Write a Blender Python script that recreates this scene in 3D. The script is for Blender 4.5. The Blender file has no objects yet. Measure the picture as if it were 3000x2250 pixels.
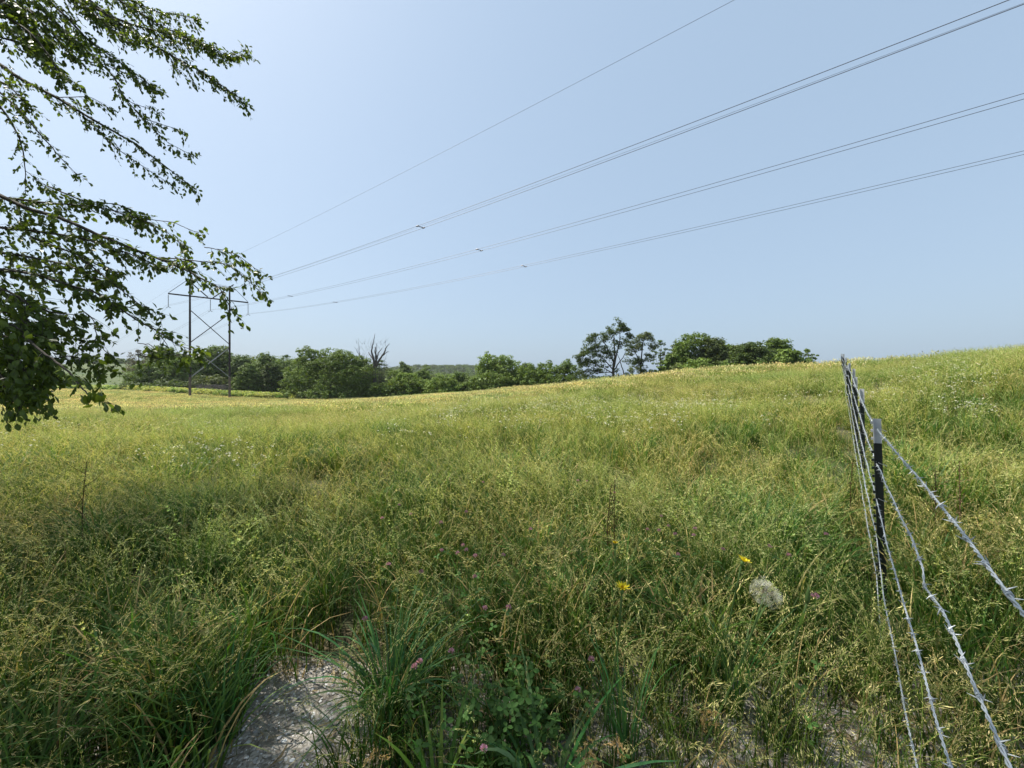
import bpy, math, random
import numpy as np
from mathutils import Vector, Matrix, Euler, Quaternion

SC = bpy.context.scene
COL = SC.collection
rng = np.random.default_rng(7)
random.seed(7)

# ------------------------------------------------------------------ camera
FPX, CX, HZ, EYE = 1082.0, 1500.0, 1110.0, 1.6      # focal length in photo pixels, centre column, horizon row, eye height
cam_d = bpy.data.cameras.new('camera')
cam = bpy.data.objects.new('camera', cam_d); COL.objects.link(cam)
cam.location = (0, 0, EYE); cam.rotation_euler = (math.radians(90), 0, 0)
cam_d.sensor_width = 36; cam_d.lens = FPX / 3000 * 36
cam_d.shift_y = -15 / 3000
cam_d.clip_start = 0.05; cam_d.clip_end = 8000
SC.camera = cam

# ------------------------------------------------------------------ sky, sun, exposure
SUN_AZ = math.radians(-72)          # measured from straight ahead (+Y) towards the right (+X)
SUN_EL = math.radians(57)
world = bpy.data.worlds.new('World'); SC.world = world; world.use_nodes = True
nt = world.node_tree; nt.nodes.clear()
sky = nt.nodes.new('ShaderNodeTexSky'); sky.sky_type = 'NISHITA'; sky.sun_disc = False
sky.sun_elevation = SUN_EL; sky.sun_rotation = SUN_AZ
sky.air_density = 1.2; sky.dust_density = 3.2; sky.ozone_density = 3.0; sky.altitude = 0
hs = nt.nodes.new('ShaderNodeHueSaturation'); hs.inputs['Saturation'].default_value = 0.80
bg = nt.nodes.new('ShaderNodeBackground'); bg.inputs['Strength'].default_value = 0.120
wo = nt.nodes.new('ShaderNodeOutputWorld')
milk = nt.nodes.new('ShaderNodeMix'); milk.data_type = 'RGBA'; milk.inputs[0].default_value = 0.66      # summer haze evens the whole sky out
milk.inputs[7].default_value = (2.65, 3.60, 4.70, 1)
nt.links.new(sky.outputs[0], hs.inputs['Color']); nt.links.new(hs.outputs[0], milk.inputs[6]); nt.links.new(milk.outputs[2], bg.inputs['Color'])
nt.links.new(bg.outputs[0], wo.inputs['Surface'])
sun_dir = Vector((math.sin(SUN_AZ) * math.cos(SUN_EL), math.cos(SUN_AZ) * math.cos(SUN_EL), math.sin(SUN_EL)))
sl = bpy.data.lights.new('sun', 'SUN'); sl.energy = 5.0; sl.angle = math.radians(0.6); sl.color = (1.0, 0.95, 0.86)
so = bpy.data.objects.new('sun', sl); COL.objects.link(so)
so.rotation_euler = sun_dir.to_track_quat('Z', 'Y').to_euler(); so.location = (-20, 10, 40)
SC.view_settings.view_transform = 'Standard'; SC.view_settings.look = 'None'
SC.view_settings.exposure = 0.58; SC.view_settings.gamma = 1.0; SC.view_settings.use_curve_mapping = False
try:
    SC.cycles.max_bounces = 8; SC.cycles.transparent_max_bounces = 8
    SC.cycles.diffuse_bounces = 3; SC.cycles.glossy_bounces = 2; SC.cycles.transmission_bounces = 4
    SC.cycles.volume_bounces = 0
except Exception:
    pass

# ------------------------------------------------------------------ helpers
def P(px, py, d):
    """the place seen at photo pixel (px, py) when it stands d metres ahead"""
    return np.array([(px - CX) / FPX * d, d, EYE + (HZ - py) / FPX * d])

def tag(o, label=None, cat=None, group=None, kind=None):
    if label: o['label'] = label
    if cat: o['category'] = cat
    if group: o['group'] = group
    if kind: o['kind'] = kind
    return o

def empty(name, loc, label, cat, group=None):
    o = bpy.data.objects.new(name, None); COL.objects.link(o); o.location = loc
    o.empty_display_size = 0.2
    return tag(o, label, cat, group)

class MB:
    """collects geometry for ONE mesh"""
    def __init__(s):
        s.v, s.f, s.c, s.n = [], [], [], 0
    def add(s, verts, faces, col=None):
        verts = np.asarray(verts, float).reshape(-1, 3)
        s.v.append(verts)
        for f in faces: s.f.append([i + s.n for i in f])
        s.c.append(np.tile(np.asarray(col if col is not None else (1, 1, 1), float), (len(verts), 1)))
        s.n += len(verts)
    def add_arr(s, verts, faces, cols=None):
        """verts (N,3), faces (M,k) array, cols (N,3)"""
        s.v.append(verts); s.f.extend((faces + s.n).tolist())
        s.c.append(cols if cols is not None else np.ones((len(verts), 3)))
        s.n += len(verts)
    def tube(s, pts, rad, k=6, col=None, cap=True):
        pts = np.asarray(pts, float); n = len(pts)
        rad = np.broadcast_to(np.asarray(rad, float), (n,))
        t = np.gradient(pts, axis=0); t /= np.linalg.norm(t, axis=1)[:, None] + 1e-12
        up = np.array([0, 0, 1.0]) if abs(t[0][2]) < 0.9 else np.array([1.0, 0, 0])
        a = np.cross(t[0], up); a /= np.linalg.norm(a)
        rings = []
        ang = np.arange(k) * 2 * np.pi / k
        for i in range(n):
            a = a - t[i] * np.dot(a, t[i]); a /= np.linalg.norm(a) + 1e-12
            b = np.cross(t[i], a)
            rings.append(pts[i] + rad[i] * (np.cos(ang)[:, None] * a + np.sin(ang)[:, None] * b))
        faces = []
        for i in range(n - 1):
            for j in range(k):
                j2 = (j + 1) % k
                faces.append([i * k + j, i * k + j2, (i + 1) * k + j2, (i + 1) * k + j])
        if cap:
            faces.append(list(range(k))[::-1]); faces.append([(n - 1) * k + j for j in range(k)])
        s.add(np.concatenate(rings), faces, col)
    def box(s, c, h, R=None, col=None):
        c = np.asarray(c, float); h = np.asarray(h, float)
        q = np.array([[x, y, z] for x in (-1, 1) for y in (-1, 1) for z in (-1, 1)], float) * h
        if R is not None: q = q @ np.asarray(R).T
        s.add(q + c, [[0, 1, 3, 2], [4, 6, 7, 5], [0, 4, 5, 1], [2, 3, 7, 6], [0, 2, 6, 4], [1, 5, 7, 3]], col)
    def ribbon(s, pts, wid, side, col, col2=None):
        pts = np.asarray(pts, float); n = len(pts)
        wid = np.broadcast_to(np.asarray(wid, float), (n,))[:, None]
        side = np.asarray(side, float)
        v = np.empty((2 * n, 3)); v[0::2] = pts - side * wid; v[1::2] = pts + side * wid
        f = [[2 * i, 2 * i + 1, 2 * i + 3, 2 * i + 2] for i in range(n - 1)]
        s.v.append(v)
        for q in f: s.f.append([i + s.n for i in q])
        c = np.tile(np.asarray(col, float), (2 * n, 1))
        if col2 is not None:
            w = np.repeat(np.linspace(0, 1, n), 2)[:, None]; c = c * (1 - w) + np.asarray(col2) * w
        s.c.append(c); s.n += 2 * n
    def mesh(s, name, mat, smooth=False):
        me = bpy.data.meshes.new(name)
        v = np.concatenate(s.v)
        me.from_pydata(v.tolist(), [], s.f)
        if mat is not None: me.materials.append(mat)
        ca = me.color_attributes.new('Col', 'FLOAT_COLOR', 'POINT')
        c = np.concatenate(s.c); c4 = np.ones((len(c), 4)); c4[:, :3] = c
        ca.data.foreach_set('color', c4.ravel().astype(np.float32))
        if smooth:
            me.polygons.foreach_set('use_smooth', np.ones(len(me.polygons), bool))
        me.update()
        return me
    def build(s, name, mat, parent=None, smooth=False, origin=None):
        me = s.mesh(name, mat, smooth)
        o = bpy.data.objects.new(name, me); COL.objects.link(o)
        if parent is not None:
            o.parent = parent
            # geometry is given in world space: take the parent's place out
            loc = parent.matrix_basis.translation if parent.parent is None else \
                parent.parent.matrix_basis.translation + parent.matrix_basis.translation
            me.transform(Matrix.Translation(-loc))
        elif origin is not None:
            me.transform(Matrix.Translation(-Vector(origin))); o.location = origin
        return o

# ------------------------------------------------------------------ materials
def new_mat(name):
    m = bpy.data.materials.new(name); m.use_nodes = True
    n = m.node_tree; n.nodes.clear()
    return m, n, n.nodes.new, n.links.new

def plain(name, col, rough=0.7, metal=0.0, var=0.25, scale=8.0, bump=0.0, col2=None, spec=0.4):
    m, n, N, L = new_mat(name)
    out = N('ShaderNodeOutputMaterial'); b = N('ShaderNodeBsdfPrincipled')
    tc = N('ShaderNodeTexCoord'); no = N('ShaderNodeTexNoise'); no.inputs['Scale'].default_value = scale
    no.inputs['Detail'].default_value = 6
    L(tc.outputs['Object'], no.inputs['Vector'])
    r = N('ShaderNodeMix'); r.data_type = 'RGBA'
    c2 = col2 or tuple(x * (1 - var) for x in col)
    r.inputs[6].default_value = (*col, 1); r.inputs[7].default_value = (*c2, 1)
    L(no.outputs[0], r.inputs[0]); L(r.outputs[2], b.inputs['Base Color'])
    b.inputs['Roughness'].default_value = rough; b.inputs['Metallic'].default_value = metal
    b.inputs['Specular IOR Level'].default_value = spec
    if bump:
        bp = N('ShaderNodeBump'); bp.inputs['Strength'].default_value = bump; bp.inputs['Distance'].default_value = 0.02
        L(no.outputs[0], bp.inputs['Height']); L(bp.outputs[0], b.inputs['Normal'])
    L(b.outputs[0], out.inputs[0])
    return m

def leafy(name, col, trans=0.45, var_scale=1.0, use_col=False, tint_noise=None, rough=0.6, spec=0.25, hue=0.03, tcol=(1.3, 1.25, 0.5)):
    """diffuse + translucent foliage; colour wanders from place to place"""
    m, n, N, L = new_mat(name)
    out = N('ShaderNodeOutputMaterial')
    if use_col:
        at = N('ShaderNodeAttribute'); at.attribute_name = 'Col'; base = at.outputs['Color']
    else:
        rgb = N('ShaderNodeRGB'); rgb.outputs[0].default_value = (*col, 1); base = rgb.outputs[0]
    if tint_noise:                       # instance place decides the sward's colour
        oi = N('ShaderNodeObjectInfo')
        n1 = N('ShaderNodeTexNoise'); n1.inputs['Scale'].default_value = tint_noise; n1.inputs['Detail'].default_value = 4
        L(oi.outputs['Location'], n1.inputs['Vector'])
        cr = N('ShaderNodeValToRGB')
        e = cr.color_ramp.elements
        e[0].position = 0.36; e[0].color = (0.88, 1.0, 0.74, 1)
        e[1].position = 0.64; e[1].color = (1.32, 1.12, 0.96, 1)
        e2 = cr.color_ramp.elements.new(0.5); e2.color = (1.18, 1.10, 0.86, 1)
        L(n1.outputs[0], cr.inputs[0])
        mx = N('ShaderNodeMix'); mx.data_type = 'RGBA'; mx.blend_type = 'MULTIPLY'; mx.inputs[0].default_value = 1
        L(base, mx.inputs[6]); L(cr.outputs[0], mx.inputs[7]); base = mx.outputs[2]
        hsv = N('ShaderNodeHueSaturation'); mr = N('ShaderNodeMapRange')
        mr.inputs['To Min'].default_value = 0.75; mr.inputs['To Max'].default_value = 1.25
        L(oi.outputs['Random'], mr.inputs['Value']); L(mr.outputs[0], hsv.inputs['Value'])
        L(base, hsv.inputs['Color']); base = hsv.outputs[0]
    else:
        geo = N('ShaderNodeNewGeometry')
        hsv = N('ShaderNodeHueSaturation'); mr = N('ShaderNodeMapRange'); mh = N('ShaderNodeMapRange')
        mr.inputs['To Min'].default_value = 0.65; mr.inputs['To Max'].default_value = 1.35
        mh.inputs['To Min'].default_value = 0.5 - hue; mh.inputs['To Max'].default_value = 0.5 + hue * 0.6
        tc = N('ShaderNodeTexCoord'); no = N('ShaderNodeTexNoise'); no.inputs['Scale'].default_value = var_scale
        L(tc.outputs['Object'], no.inputs['Vector'])
        L(geo.outputs['Random Per Island'], mr.inputs['Value']); L(mr.outputs[0], hsv.inputs['Value'])
        L(no.outputs[0], mh.inputs['Value']); L(mh.outputs[0], hsv.inputs['Hue'])
        L(base, hsv.inputs['Color']); base = hsv.outputs[0]
    d = N('ShaderNodeBsdfPrincipled'); d.inputs['Roughness'].default_value = rough
    d.inputs['Specular IOR Level'].default_value = spec
    t = N('ShaderNodeBsdfTranslucent'); mixs = N('ShaderNodeMixShader'); mixs.inputs[0].default_value = trans
    tm = N('ShaderNodeMix'); tm.data_type = 'RGBA'; tm.blend_type = 'MULTIPLY'; tm.inputs[0].default_value = 1
    tm.inputs[7].default_value = (*tcol, 1)
    L(base, d.inputs['Base Color']); L(base, tm.inputs[6]); L(tm.outputs[2], t.inputs['Color'])
    L(d.outputs[0], mixs.inputs[1]); L(t.outputs[0], mixs.inputs[2]); L(mixs.outputs[0], out.inputs[0])
    return m

M_GRASS = leafy('grass_near', None, 0.36, use_col=True, tint_noise=0.55, tcol=(1.3, 1.3, .55))
M_GRASS_FAR = leafy('grass_far', None, 0.38, use_col=True, tint_noise=0.16, tcol=(1.18, 1.18, .8))
M_PLANT = leafy('plant', None, 0.4, use_col=True, var_scale=3, hue=0.01)
M_LEAF = leafy('leaf_boxelder', (0.100, 0.152, 0.028), 0.52, var_scale=1.3, hue=0.02, rough=0.42, spec=0.5)
M_BARK = plain('bark', (0.085, 0.07, 0.055), 0.9, var=0.5, scale=25, bump=0.6)
M_TWIG = plain('twig', (0.06, 0.05, 0.045), 0.85, var=0.4, scale=30)
M_FOLI = [leafy('foliage_%s' % k, c, 0.3, var_scale=0.35, hue=0.025) for k, c in (
    ('dark', (0.078, 0.118, 0.028)), ('mid', (0.125, 0.190, 0.038)), ('fresh', (0.17, 0.25, 0.05)),
    ('olive', (0.115, 0.150, 0.048)), ('pale', (0.16, 0.22, 0.08)), ('grey', (0.13, 0.12, 0.095)),
    ('bluish', (0.100, 0.160, 0.042)))]
DARK, MID, FRESH, OLIVE, PALE, GREY, BLUISH = range(7)
M_SNAG = plain('dead_wood', (0.11, 0.095, 0.085), 0.9, var=0.5, scale=6, bump=0.5)
M_POLE = plain('creosoted_pole', (0.045, 0.034, 0.032), 0.85, var=0.4, scale=3)
M_POLE_BASE = plain('weathered_pole', (0.20, 0.15, 0.115), 0.9, var=0.45, scale=3)
M_BRACE = plain('brace_timber', (0.085, 0.068, 0.068), 0.85, var=0.3, scale=2)
M_BRACE_PALE = plain('weathered_brace', (0.42, 0.40, 0.37), 0.8, var=0.3, scale=2)
M_INSUL = plain('insulator_glaze', (0.16, 0.17, 0.19), 0.35, var=0.2)
M_COND = plain('conductor', (0.10, 0.10, 0.12), 0.5, 0.3, var=0.1, scale=1)
M_GALV = plain('galvanised_wire', (0.50, 0.54, 0.57), 0.5, 0.4, var=0.35, scale=60)
M_TPOST = plain('post_enamel', (0.012, 0.018, 0.014), 0.45, 0.0, var=0.5, scale=30)
M_TCAP = plain('post_white_paint', (0.50, 0.51, 0.53), 0.5, 0.0, var=0.35, scale=25)
M_STONE = None

# ------------------------------------------------------------------ terrain
def gp(px, py, d, gh=0.6):
    p = P(px, py, d); return (p[0], p[1], p[2] - gh)
FX = lambda D: 0.8817 * D + 0.2634            # the fence line in plan
ctl = [(0, 0, 0), (-4, 0, 0), (3, -1, 0.05), (-3, 3, 0), (0, 3, 0), (1, 1.5, 0), (FX(2.5), 2.5, -0.02), (FX(4.45), 4.45, .13), (FX(5.8), 5.8, .28),
       (FX(9.2), 9.2, .62), (FX(13.6), 13.6, 1.02), (FX(20), 20, 1.6), (FX(26), 26, 2.05), (FX(36), 36, 2.1), (FX(55), 55, 0.5),
       (0, -12, -0.2), (-20, -15, -.3), (20, -15, 0.6), (60, -20, 2), (-60, -20, -1), (0, -80, -2), (-200, -100, -3), (200, -100, 2),
       (9, 5, 0.5), (-9, 6, -0.1), (0, 8, 0.05), (-20, 15, -.45), (10, 12, 0.55), (0, 20, 0.0),
       gp(3000, 1015, 20), gp(3000, 1040, 9, .7), (45, 30, 2.9), (60, 45, 2.3), (50, 5, 3.6), (120, 60, 1.0), (120, 20, 3.0), (200, 200, -4),
       gp(2752, 1029, 23), gp(2617, 1043, 25), gp(2408, 1058, 29), gp(2210, 1069, 36), gp(2000, 1091, 46), gp(1850, 1106, 52), gp(1700, 1122, 60),
       gp(1500, 1136, 70), gp(1300, 1152, 82), gp(1100, 1164, 92), gp(900, 1167, 92), gp(680, 1162, 90), gp(557, 1157, 84), gp(400, 1146, 90),
       gp(200, 1140, 95), gp(0, 1140, 80), gp(-300, 1150, 70),
       gp(1500, 1165, 30), gp(1100, 1205, 20), gp(800, 1215, 20), gp(300, 1200, 20), gp(2000, 1130, 20), gp(1500, 1250, 8.2, .5),
       (40, 70, -0.6), (25, 85, -1.6), (0, 100, -2.8), (60, 95, -2), (-25, 115, -3.6), (-50, 115, -3.5), (-80, 120, -3.0), (0, 160, -4.5), (60, 160, -4.5),
       gp(320, 1140, 130, 0), gp(320, 1102, 200, 0), gp(320, 1066, 285, 0), gp(60, 1062, 285, 0), gp(60, 1100, 200, 0), gp(0, 1135, 130, 0),
       gp(700, 1075, 300, 0), gp(1000, 1120, 300, 0), (-300, 420, 14), (-520, 420, 16), (-500, 150, 3), (0, 320, -5), (150, 350, -6), (350, 350, -7)]
ctl = np.array(ctl, float)
ctl[(ctl[:, 0] ** 2 + ctl[:, 1] ** 2 > 900) & (ctl[:, 1] > 20), 2] -= .12
W = lambda a: np.arcsinh(a / 12.0)
cu = np.stack([W(ctl[:, 0]), W(ctl[:, 1])], 1)
def _k(r2): return np.where(r2 > 1e-12, 0.5 * r2 * np.log(r2 + 1e-12), 0.0)
_n = len(cu)
_A = np.zeros((_n + 3, _n + 3))
_A[:_n, :_n] = _k(((cu[:, None] - cu[None]) ** 2).sum(-1)) + 2e-3 * np.eye(_n)
_A[:_n, _n] = 1; _A[:_n, _n + 1:] = cu; _A[_n, :_n] = 1; _A[_n + 1:, :_n] = cu.T
_w = np.linalg.solve(_A, np.r_[ctl[:, 2], 0, 0, 0])
def ground(x, y):
    x = np.asarray(x, float); y = np.asarray(y, float); sh = np.broadcast(x, y).shape
    x = np.broadcast_to(x, sh).ravel(); y = np.broadcast_to(y, sh).ravel()
    r = np.hypot(x, y); lim = 430.0
    k = np.where(r > lim, lim / np.maximum(r, 1), 1.0)
    q = np.stack([W(x * k), W(y * k)], 1)
    z = np.empty(len(q))
    for i in range(0, len(q), 20000):
        qq = q[i:i + 20000]
        z[i:i + 20000] = _k(((qq[:, None] - cu[None]) ** 2).sum(-1)) @ _w[:_n] + _w[_n] + qq @ _w[_n + 1:]
    far = np.clip((r - lim) / 900, 0, 1)
    z = z * (1 - far) - 6 * far
    z = z + 0.05 * np.sin(x * 0.55 + 1.3) * np.sin(y * 0.47) * np.clip(r / 12, 0, 1)
    return z.reshape(sh)
def gz(x, y): return float(ground(np.array([x]), np.array([y]))[0])

def grid_axis(neg, pos, n):
    a = np.arcsinh(neg / 4.0); b = np.arcsinh(pos / 4.0)
    return np.sinh(np.linspace(a, b, n)) * 4.0
gx = grid_axis(-6000, 6000, 260); gy = grid_axis(-3000, 7000, 260)
XX, YY = np.meshgrid(gx, gy, indexing='xy')
ZZ = ground(XX, YY)
idx = np.arange(XX.size).reshape(XX.shape)
quads = np.stack([idx[:-1, :-1], idx[:-1, 1:], idx[1:, 1:], idx[1:, :-1]], -1).reshape(-1, 4)
m, n, N, L = new_mat('meadow_soil')
out = N('ShaderNodeOutputMaterial'); b = N('ShaderNodeBsdfPrincipled'); b.inputs['Roughness'].default_value = 0.95
geo = N('ShaderNodeNewGeometry')
n1 = N('ShaderNodeTexNoise'); n1.inputs['Scale'].default_value = 0.05; n1.inputs['Detail'].default_value = 8
n2 = N('ShaderNodeTexNoise'); n2.inputs['Scale'].default_value = 1.3; n2.inputs['Detail'].default_value = 8
mp = N('ShaderNodeMapping'); mp.inputs['Scale'].default_value = (0.35, 1.5, 1)
L(geo.outputs['Position'], n1.inputs['Vector']); L(geo.outputs['Position'], mp.inputs['Vector']); L(mp.outputs[0], n2.inputs['Vector'])
cr = N('ShaderNodeValToRGB'); e = cr.color_ramp.elements
e[0].position = 0.35; e[0].color = (0.052, 0.085, 0.016, 1); e[1].position = 0.65; e[1].color = (0.105, 0.125, 0.03, 1)
cr2 = N('ShaderNodeValToRGB'); e = cr2.color_ramp.elements
e[0].position = 0.38; e[0].color = (0.55, 0.6, 0.5, 1); e[1].position = 0.62; e[1].color = (1.1, 1.08, 1, 1)
mx = N('ShaderNodeMix'); mx.data_type = 'RGBA'; mx.blend_type = 'MULTIPLY'; mx.inputs[0].default_value = 1
L(n1.outputs[0], cr.inputs[0]); L(n2.outputs[0], cr2.inputs[0]); L(cr.outputs[0], mx.inputs[6]); L(cr2.outputs[0], mx.inputs[7])
bp = N('ShaderNodeBump'); bp.inputs['Strength'].default_value = 0.7; bp.inputs['Distance'].default_value = 0.4
L(n2.outputs[0], bp.inputs['Height']); L(bp.outputs[0], b.inputs['Normal'])
sp_ = N('ShaderNodeSeparateXYZ'); mr_ = N('ShaderNodeMapRange'); mr_.inputs['From Min'].default_value = 100; mr_.inputs['From Max'].default_value = 116
L(geo.outputs['Position'], sp_.inputs[0]); L(sp_.outputs[1], mr_.inputs['Value'])      # thatch under the tall grass, cropped turf beyond
ms_ = N('ShaderNodeMix'); ms_.data_type = 'RGBA'; ms_.inputs[6].default_value = (.062, .062, .024, 1)
L(mr_.outputs[0], ms_.inputs[0]); L(mx.outputs[2], ms_.inputs[7]); L(ms_.outputs[2], b.inputs['Base Color']); L(b.outputs[0], out.inputs[0])
mb = MB(); mb.add_arr(np.stack([XX.ravel(), YY.ravel(), ZZ.ravel()], 1), quads)
tag(mb.build('meadow_ground', m, smooth=True), kind='structure')

# distant wooded ridge ---------------------------------------------------------
def ridge_z(x, y):
    u = x / y
    prof = 34 * np.exp(-((u + 0.20) / 0.19) ** 4) + 5 * np.exp(-((u + 0.03) / .06) ** 2)
    return -8 + prof * np.exp(-((y - 860) / 190) ** 2)
rx = np.linspace(-700, 300, 90); ry = np.linspace(520, 1250, 50)
RX, RY = np.meshgrid(rx, ry); RZ = ridge_z(RX, RY)
ii = np.arange(RX.size).reshape(RX.shape)
mb = MB(); mb.add_arr(np.stack([RX.ravel(), RY.ravel(), RZ.ravel()], 1), np.stack([ii[:-1, :-1], ii[:-1, 1:], ii[1:, 1:], ii[1:, :-1]], -1).reshape(-1, 4))
tag(mb.build('distant_hill', plain('hill_soil', (0.05, 0.07, 0.03), 0.95, scale=0.02), smooth=True), kind='structure')

# ------------------------------------------------------------------ scattering (geometry nodes)
def scatter(name, protos, pts, rot, scl, pid, label=None, cat=None, parent=None):
    cl = bpy.data.collections.new(name + '_kinds')
    for i, me in enumerate(protos):
        o = bpy.data.objects.new('%s_kind_%02d' % (name, i), me); cl.objects.link(o)
    me = bpy.data.meshes.new(name)
    me.vertices.add(len(pts)); me.vertices.foreach_set('co', np.asarray(pts, np.float32).ravel())
    a = me.attributes.new('turn', 'FLOAT_VECTOR', 'POINT'); a.data.foreach_set('vector', np.asarray(rot, np.float32).ravel())
    a = me.attributes.new('size', 'FLOAT', 'POINT'); a.data.foreach_set('value', np.asarray(scl, np.float32).ravel())
    a = me.attributes.new('pick', 'INT', 'POINT'); a.data.foreach_set('value', np.asarray(pid, np.int32).ravel())
    o = bpy.data.objects.new(name, me); COL.objects.link(o)
    g = bpy.data.node_groups.new(name + '_nodes', 'GeometryNodeTree')
    g.interface.new_socket('Geometry', in_out='INPUT', socket_type='NodeSocketGeometry')
    g.interface.new_socket('Geometry', in_out='OUTPUT', socket_type='NodeSocketGeometry')
    gi = g.nodes.new('NodeGroupInput'); go = g.nodes.new('NodeGroupOutput')
    ins = g.nodes.new('GeometryNodeInstanceOnPoints'); ci = g.nodes.new('GeometryNodeCollectionInfo')
    ci.inputs['Collection'].default_value = cl
    ci.inputs['Separate Children'].default_value = True; ci.inputs['Reset Children'].default_value = True
    def attr(nm, ty):
        a = g.nodes.new('GeometryNodeInputNamedAttribute'); a.data_type = ty; a.inputs['Name'].default_value = nm
        return next(s for s in a.outputs if s.enabled and s.name == 'Attribute')
    er = g.nodes.new('FunctionNodeEulerToRotation')
    g.links.new(attr('turn', 'FLOAT_VECTOR'), er.inputs[0]); g.links.new(er.outputs[0], ins.inputs['Rotation'])
    g.links.new(attr('size', 'FLOAT'), ins.inputs['Scale'])
    g.links.new(attr('pick', 'INT'), ins.inputs['Instance Index'])
    ins.inputs['Pick Instance'].default_value = True
    g.links.new(gi.outputs[0], ins.inputs['Points']); g.links.new(ci.outputs[0], ins.inputs['Instance'])
    g.links.new(ins.outputs[0], go.inputs[0])
    md = o.modifiers.new('scatter', 'NODES'); md.node_group = g
    if parent is not None: o.parent = parent
    tag(o, label, cat, kind='stuff')
    return o

# ------------------------------------------------------------------ trees beyond the field
def blob_dirs(n, r=rng):
    d = r.normal(size=(n, 3)); return d / np.linalg.norm(d, axis=1)[:, None]

def leaf_cloud(mb, centres, radii, per, size, flat=0.55, up=0.9, r=rng, jit=0.5, shell=0.55):
    """small leaf-sized faces through the volume of every bough (centres (M,3), radii (M,))"""
    M = len(centres)
    c = np.repeat(centres, per, axis=0); rad = np.repeat(radii, per)
    d = blob_dirs(len(c), r); rr = rad * (shell + (1 - shell) * r.random(len(c)) ** 0.5) * r.uniform(0.75, 1.08, len(c))
    p = c + d * rr[:, None] * np.array([1, 1, flat])
    nrm = d * 0.8 + np.array([0, 0, up]) + r.normal(size=d.shape) * jit
    nrm /= np.linalg.norm(nrm, axis=1)[:, None]
    a = np.cross(nrm, blob_dirs(len(c), r)); a /= np.linalg.norm(a, axis=1)[:, None] + 1e-9
    b_ = np.cross(nrm, a)
    s = size * r.uniform(0.55, 1.3, len(c))[:, None]
    v = np.stack([p - a * s * .5, p + b_ * s * .34 - a * s * .05, p + a * s * .5, p - b_ * s * .34 + a * s * .08], 1).reshape(-1, 3)
    f = np.arange(len(c) * 4).reshape(-1, 4)
    mb.add_arr(v, f)

def limb(mb, p0, p1, r0, r1, bend, k=6, n=6, r=random):
    p0 = np.array(p0, float); p1 = np.array(p1, float)
    t = np.linspace(0, 1, n)[:, None]
    off = np.array([r.uniform(-1, 1), r.uniform(-1, 1), r.uniform(-.3, .6)]) * bend
    pts = p0 * (1 - t) + p1 * t + off * np.sin(t * np.pi) + np.array([[r.uniform(-1, 1), r.uniform(-1, 1), 0]] * 1) * 0
    mb.tube(pts, np.linspace(r0, r1, n), k)
    return pts

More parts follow.
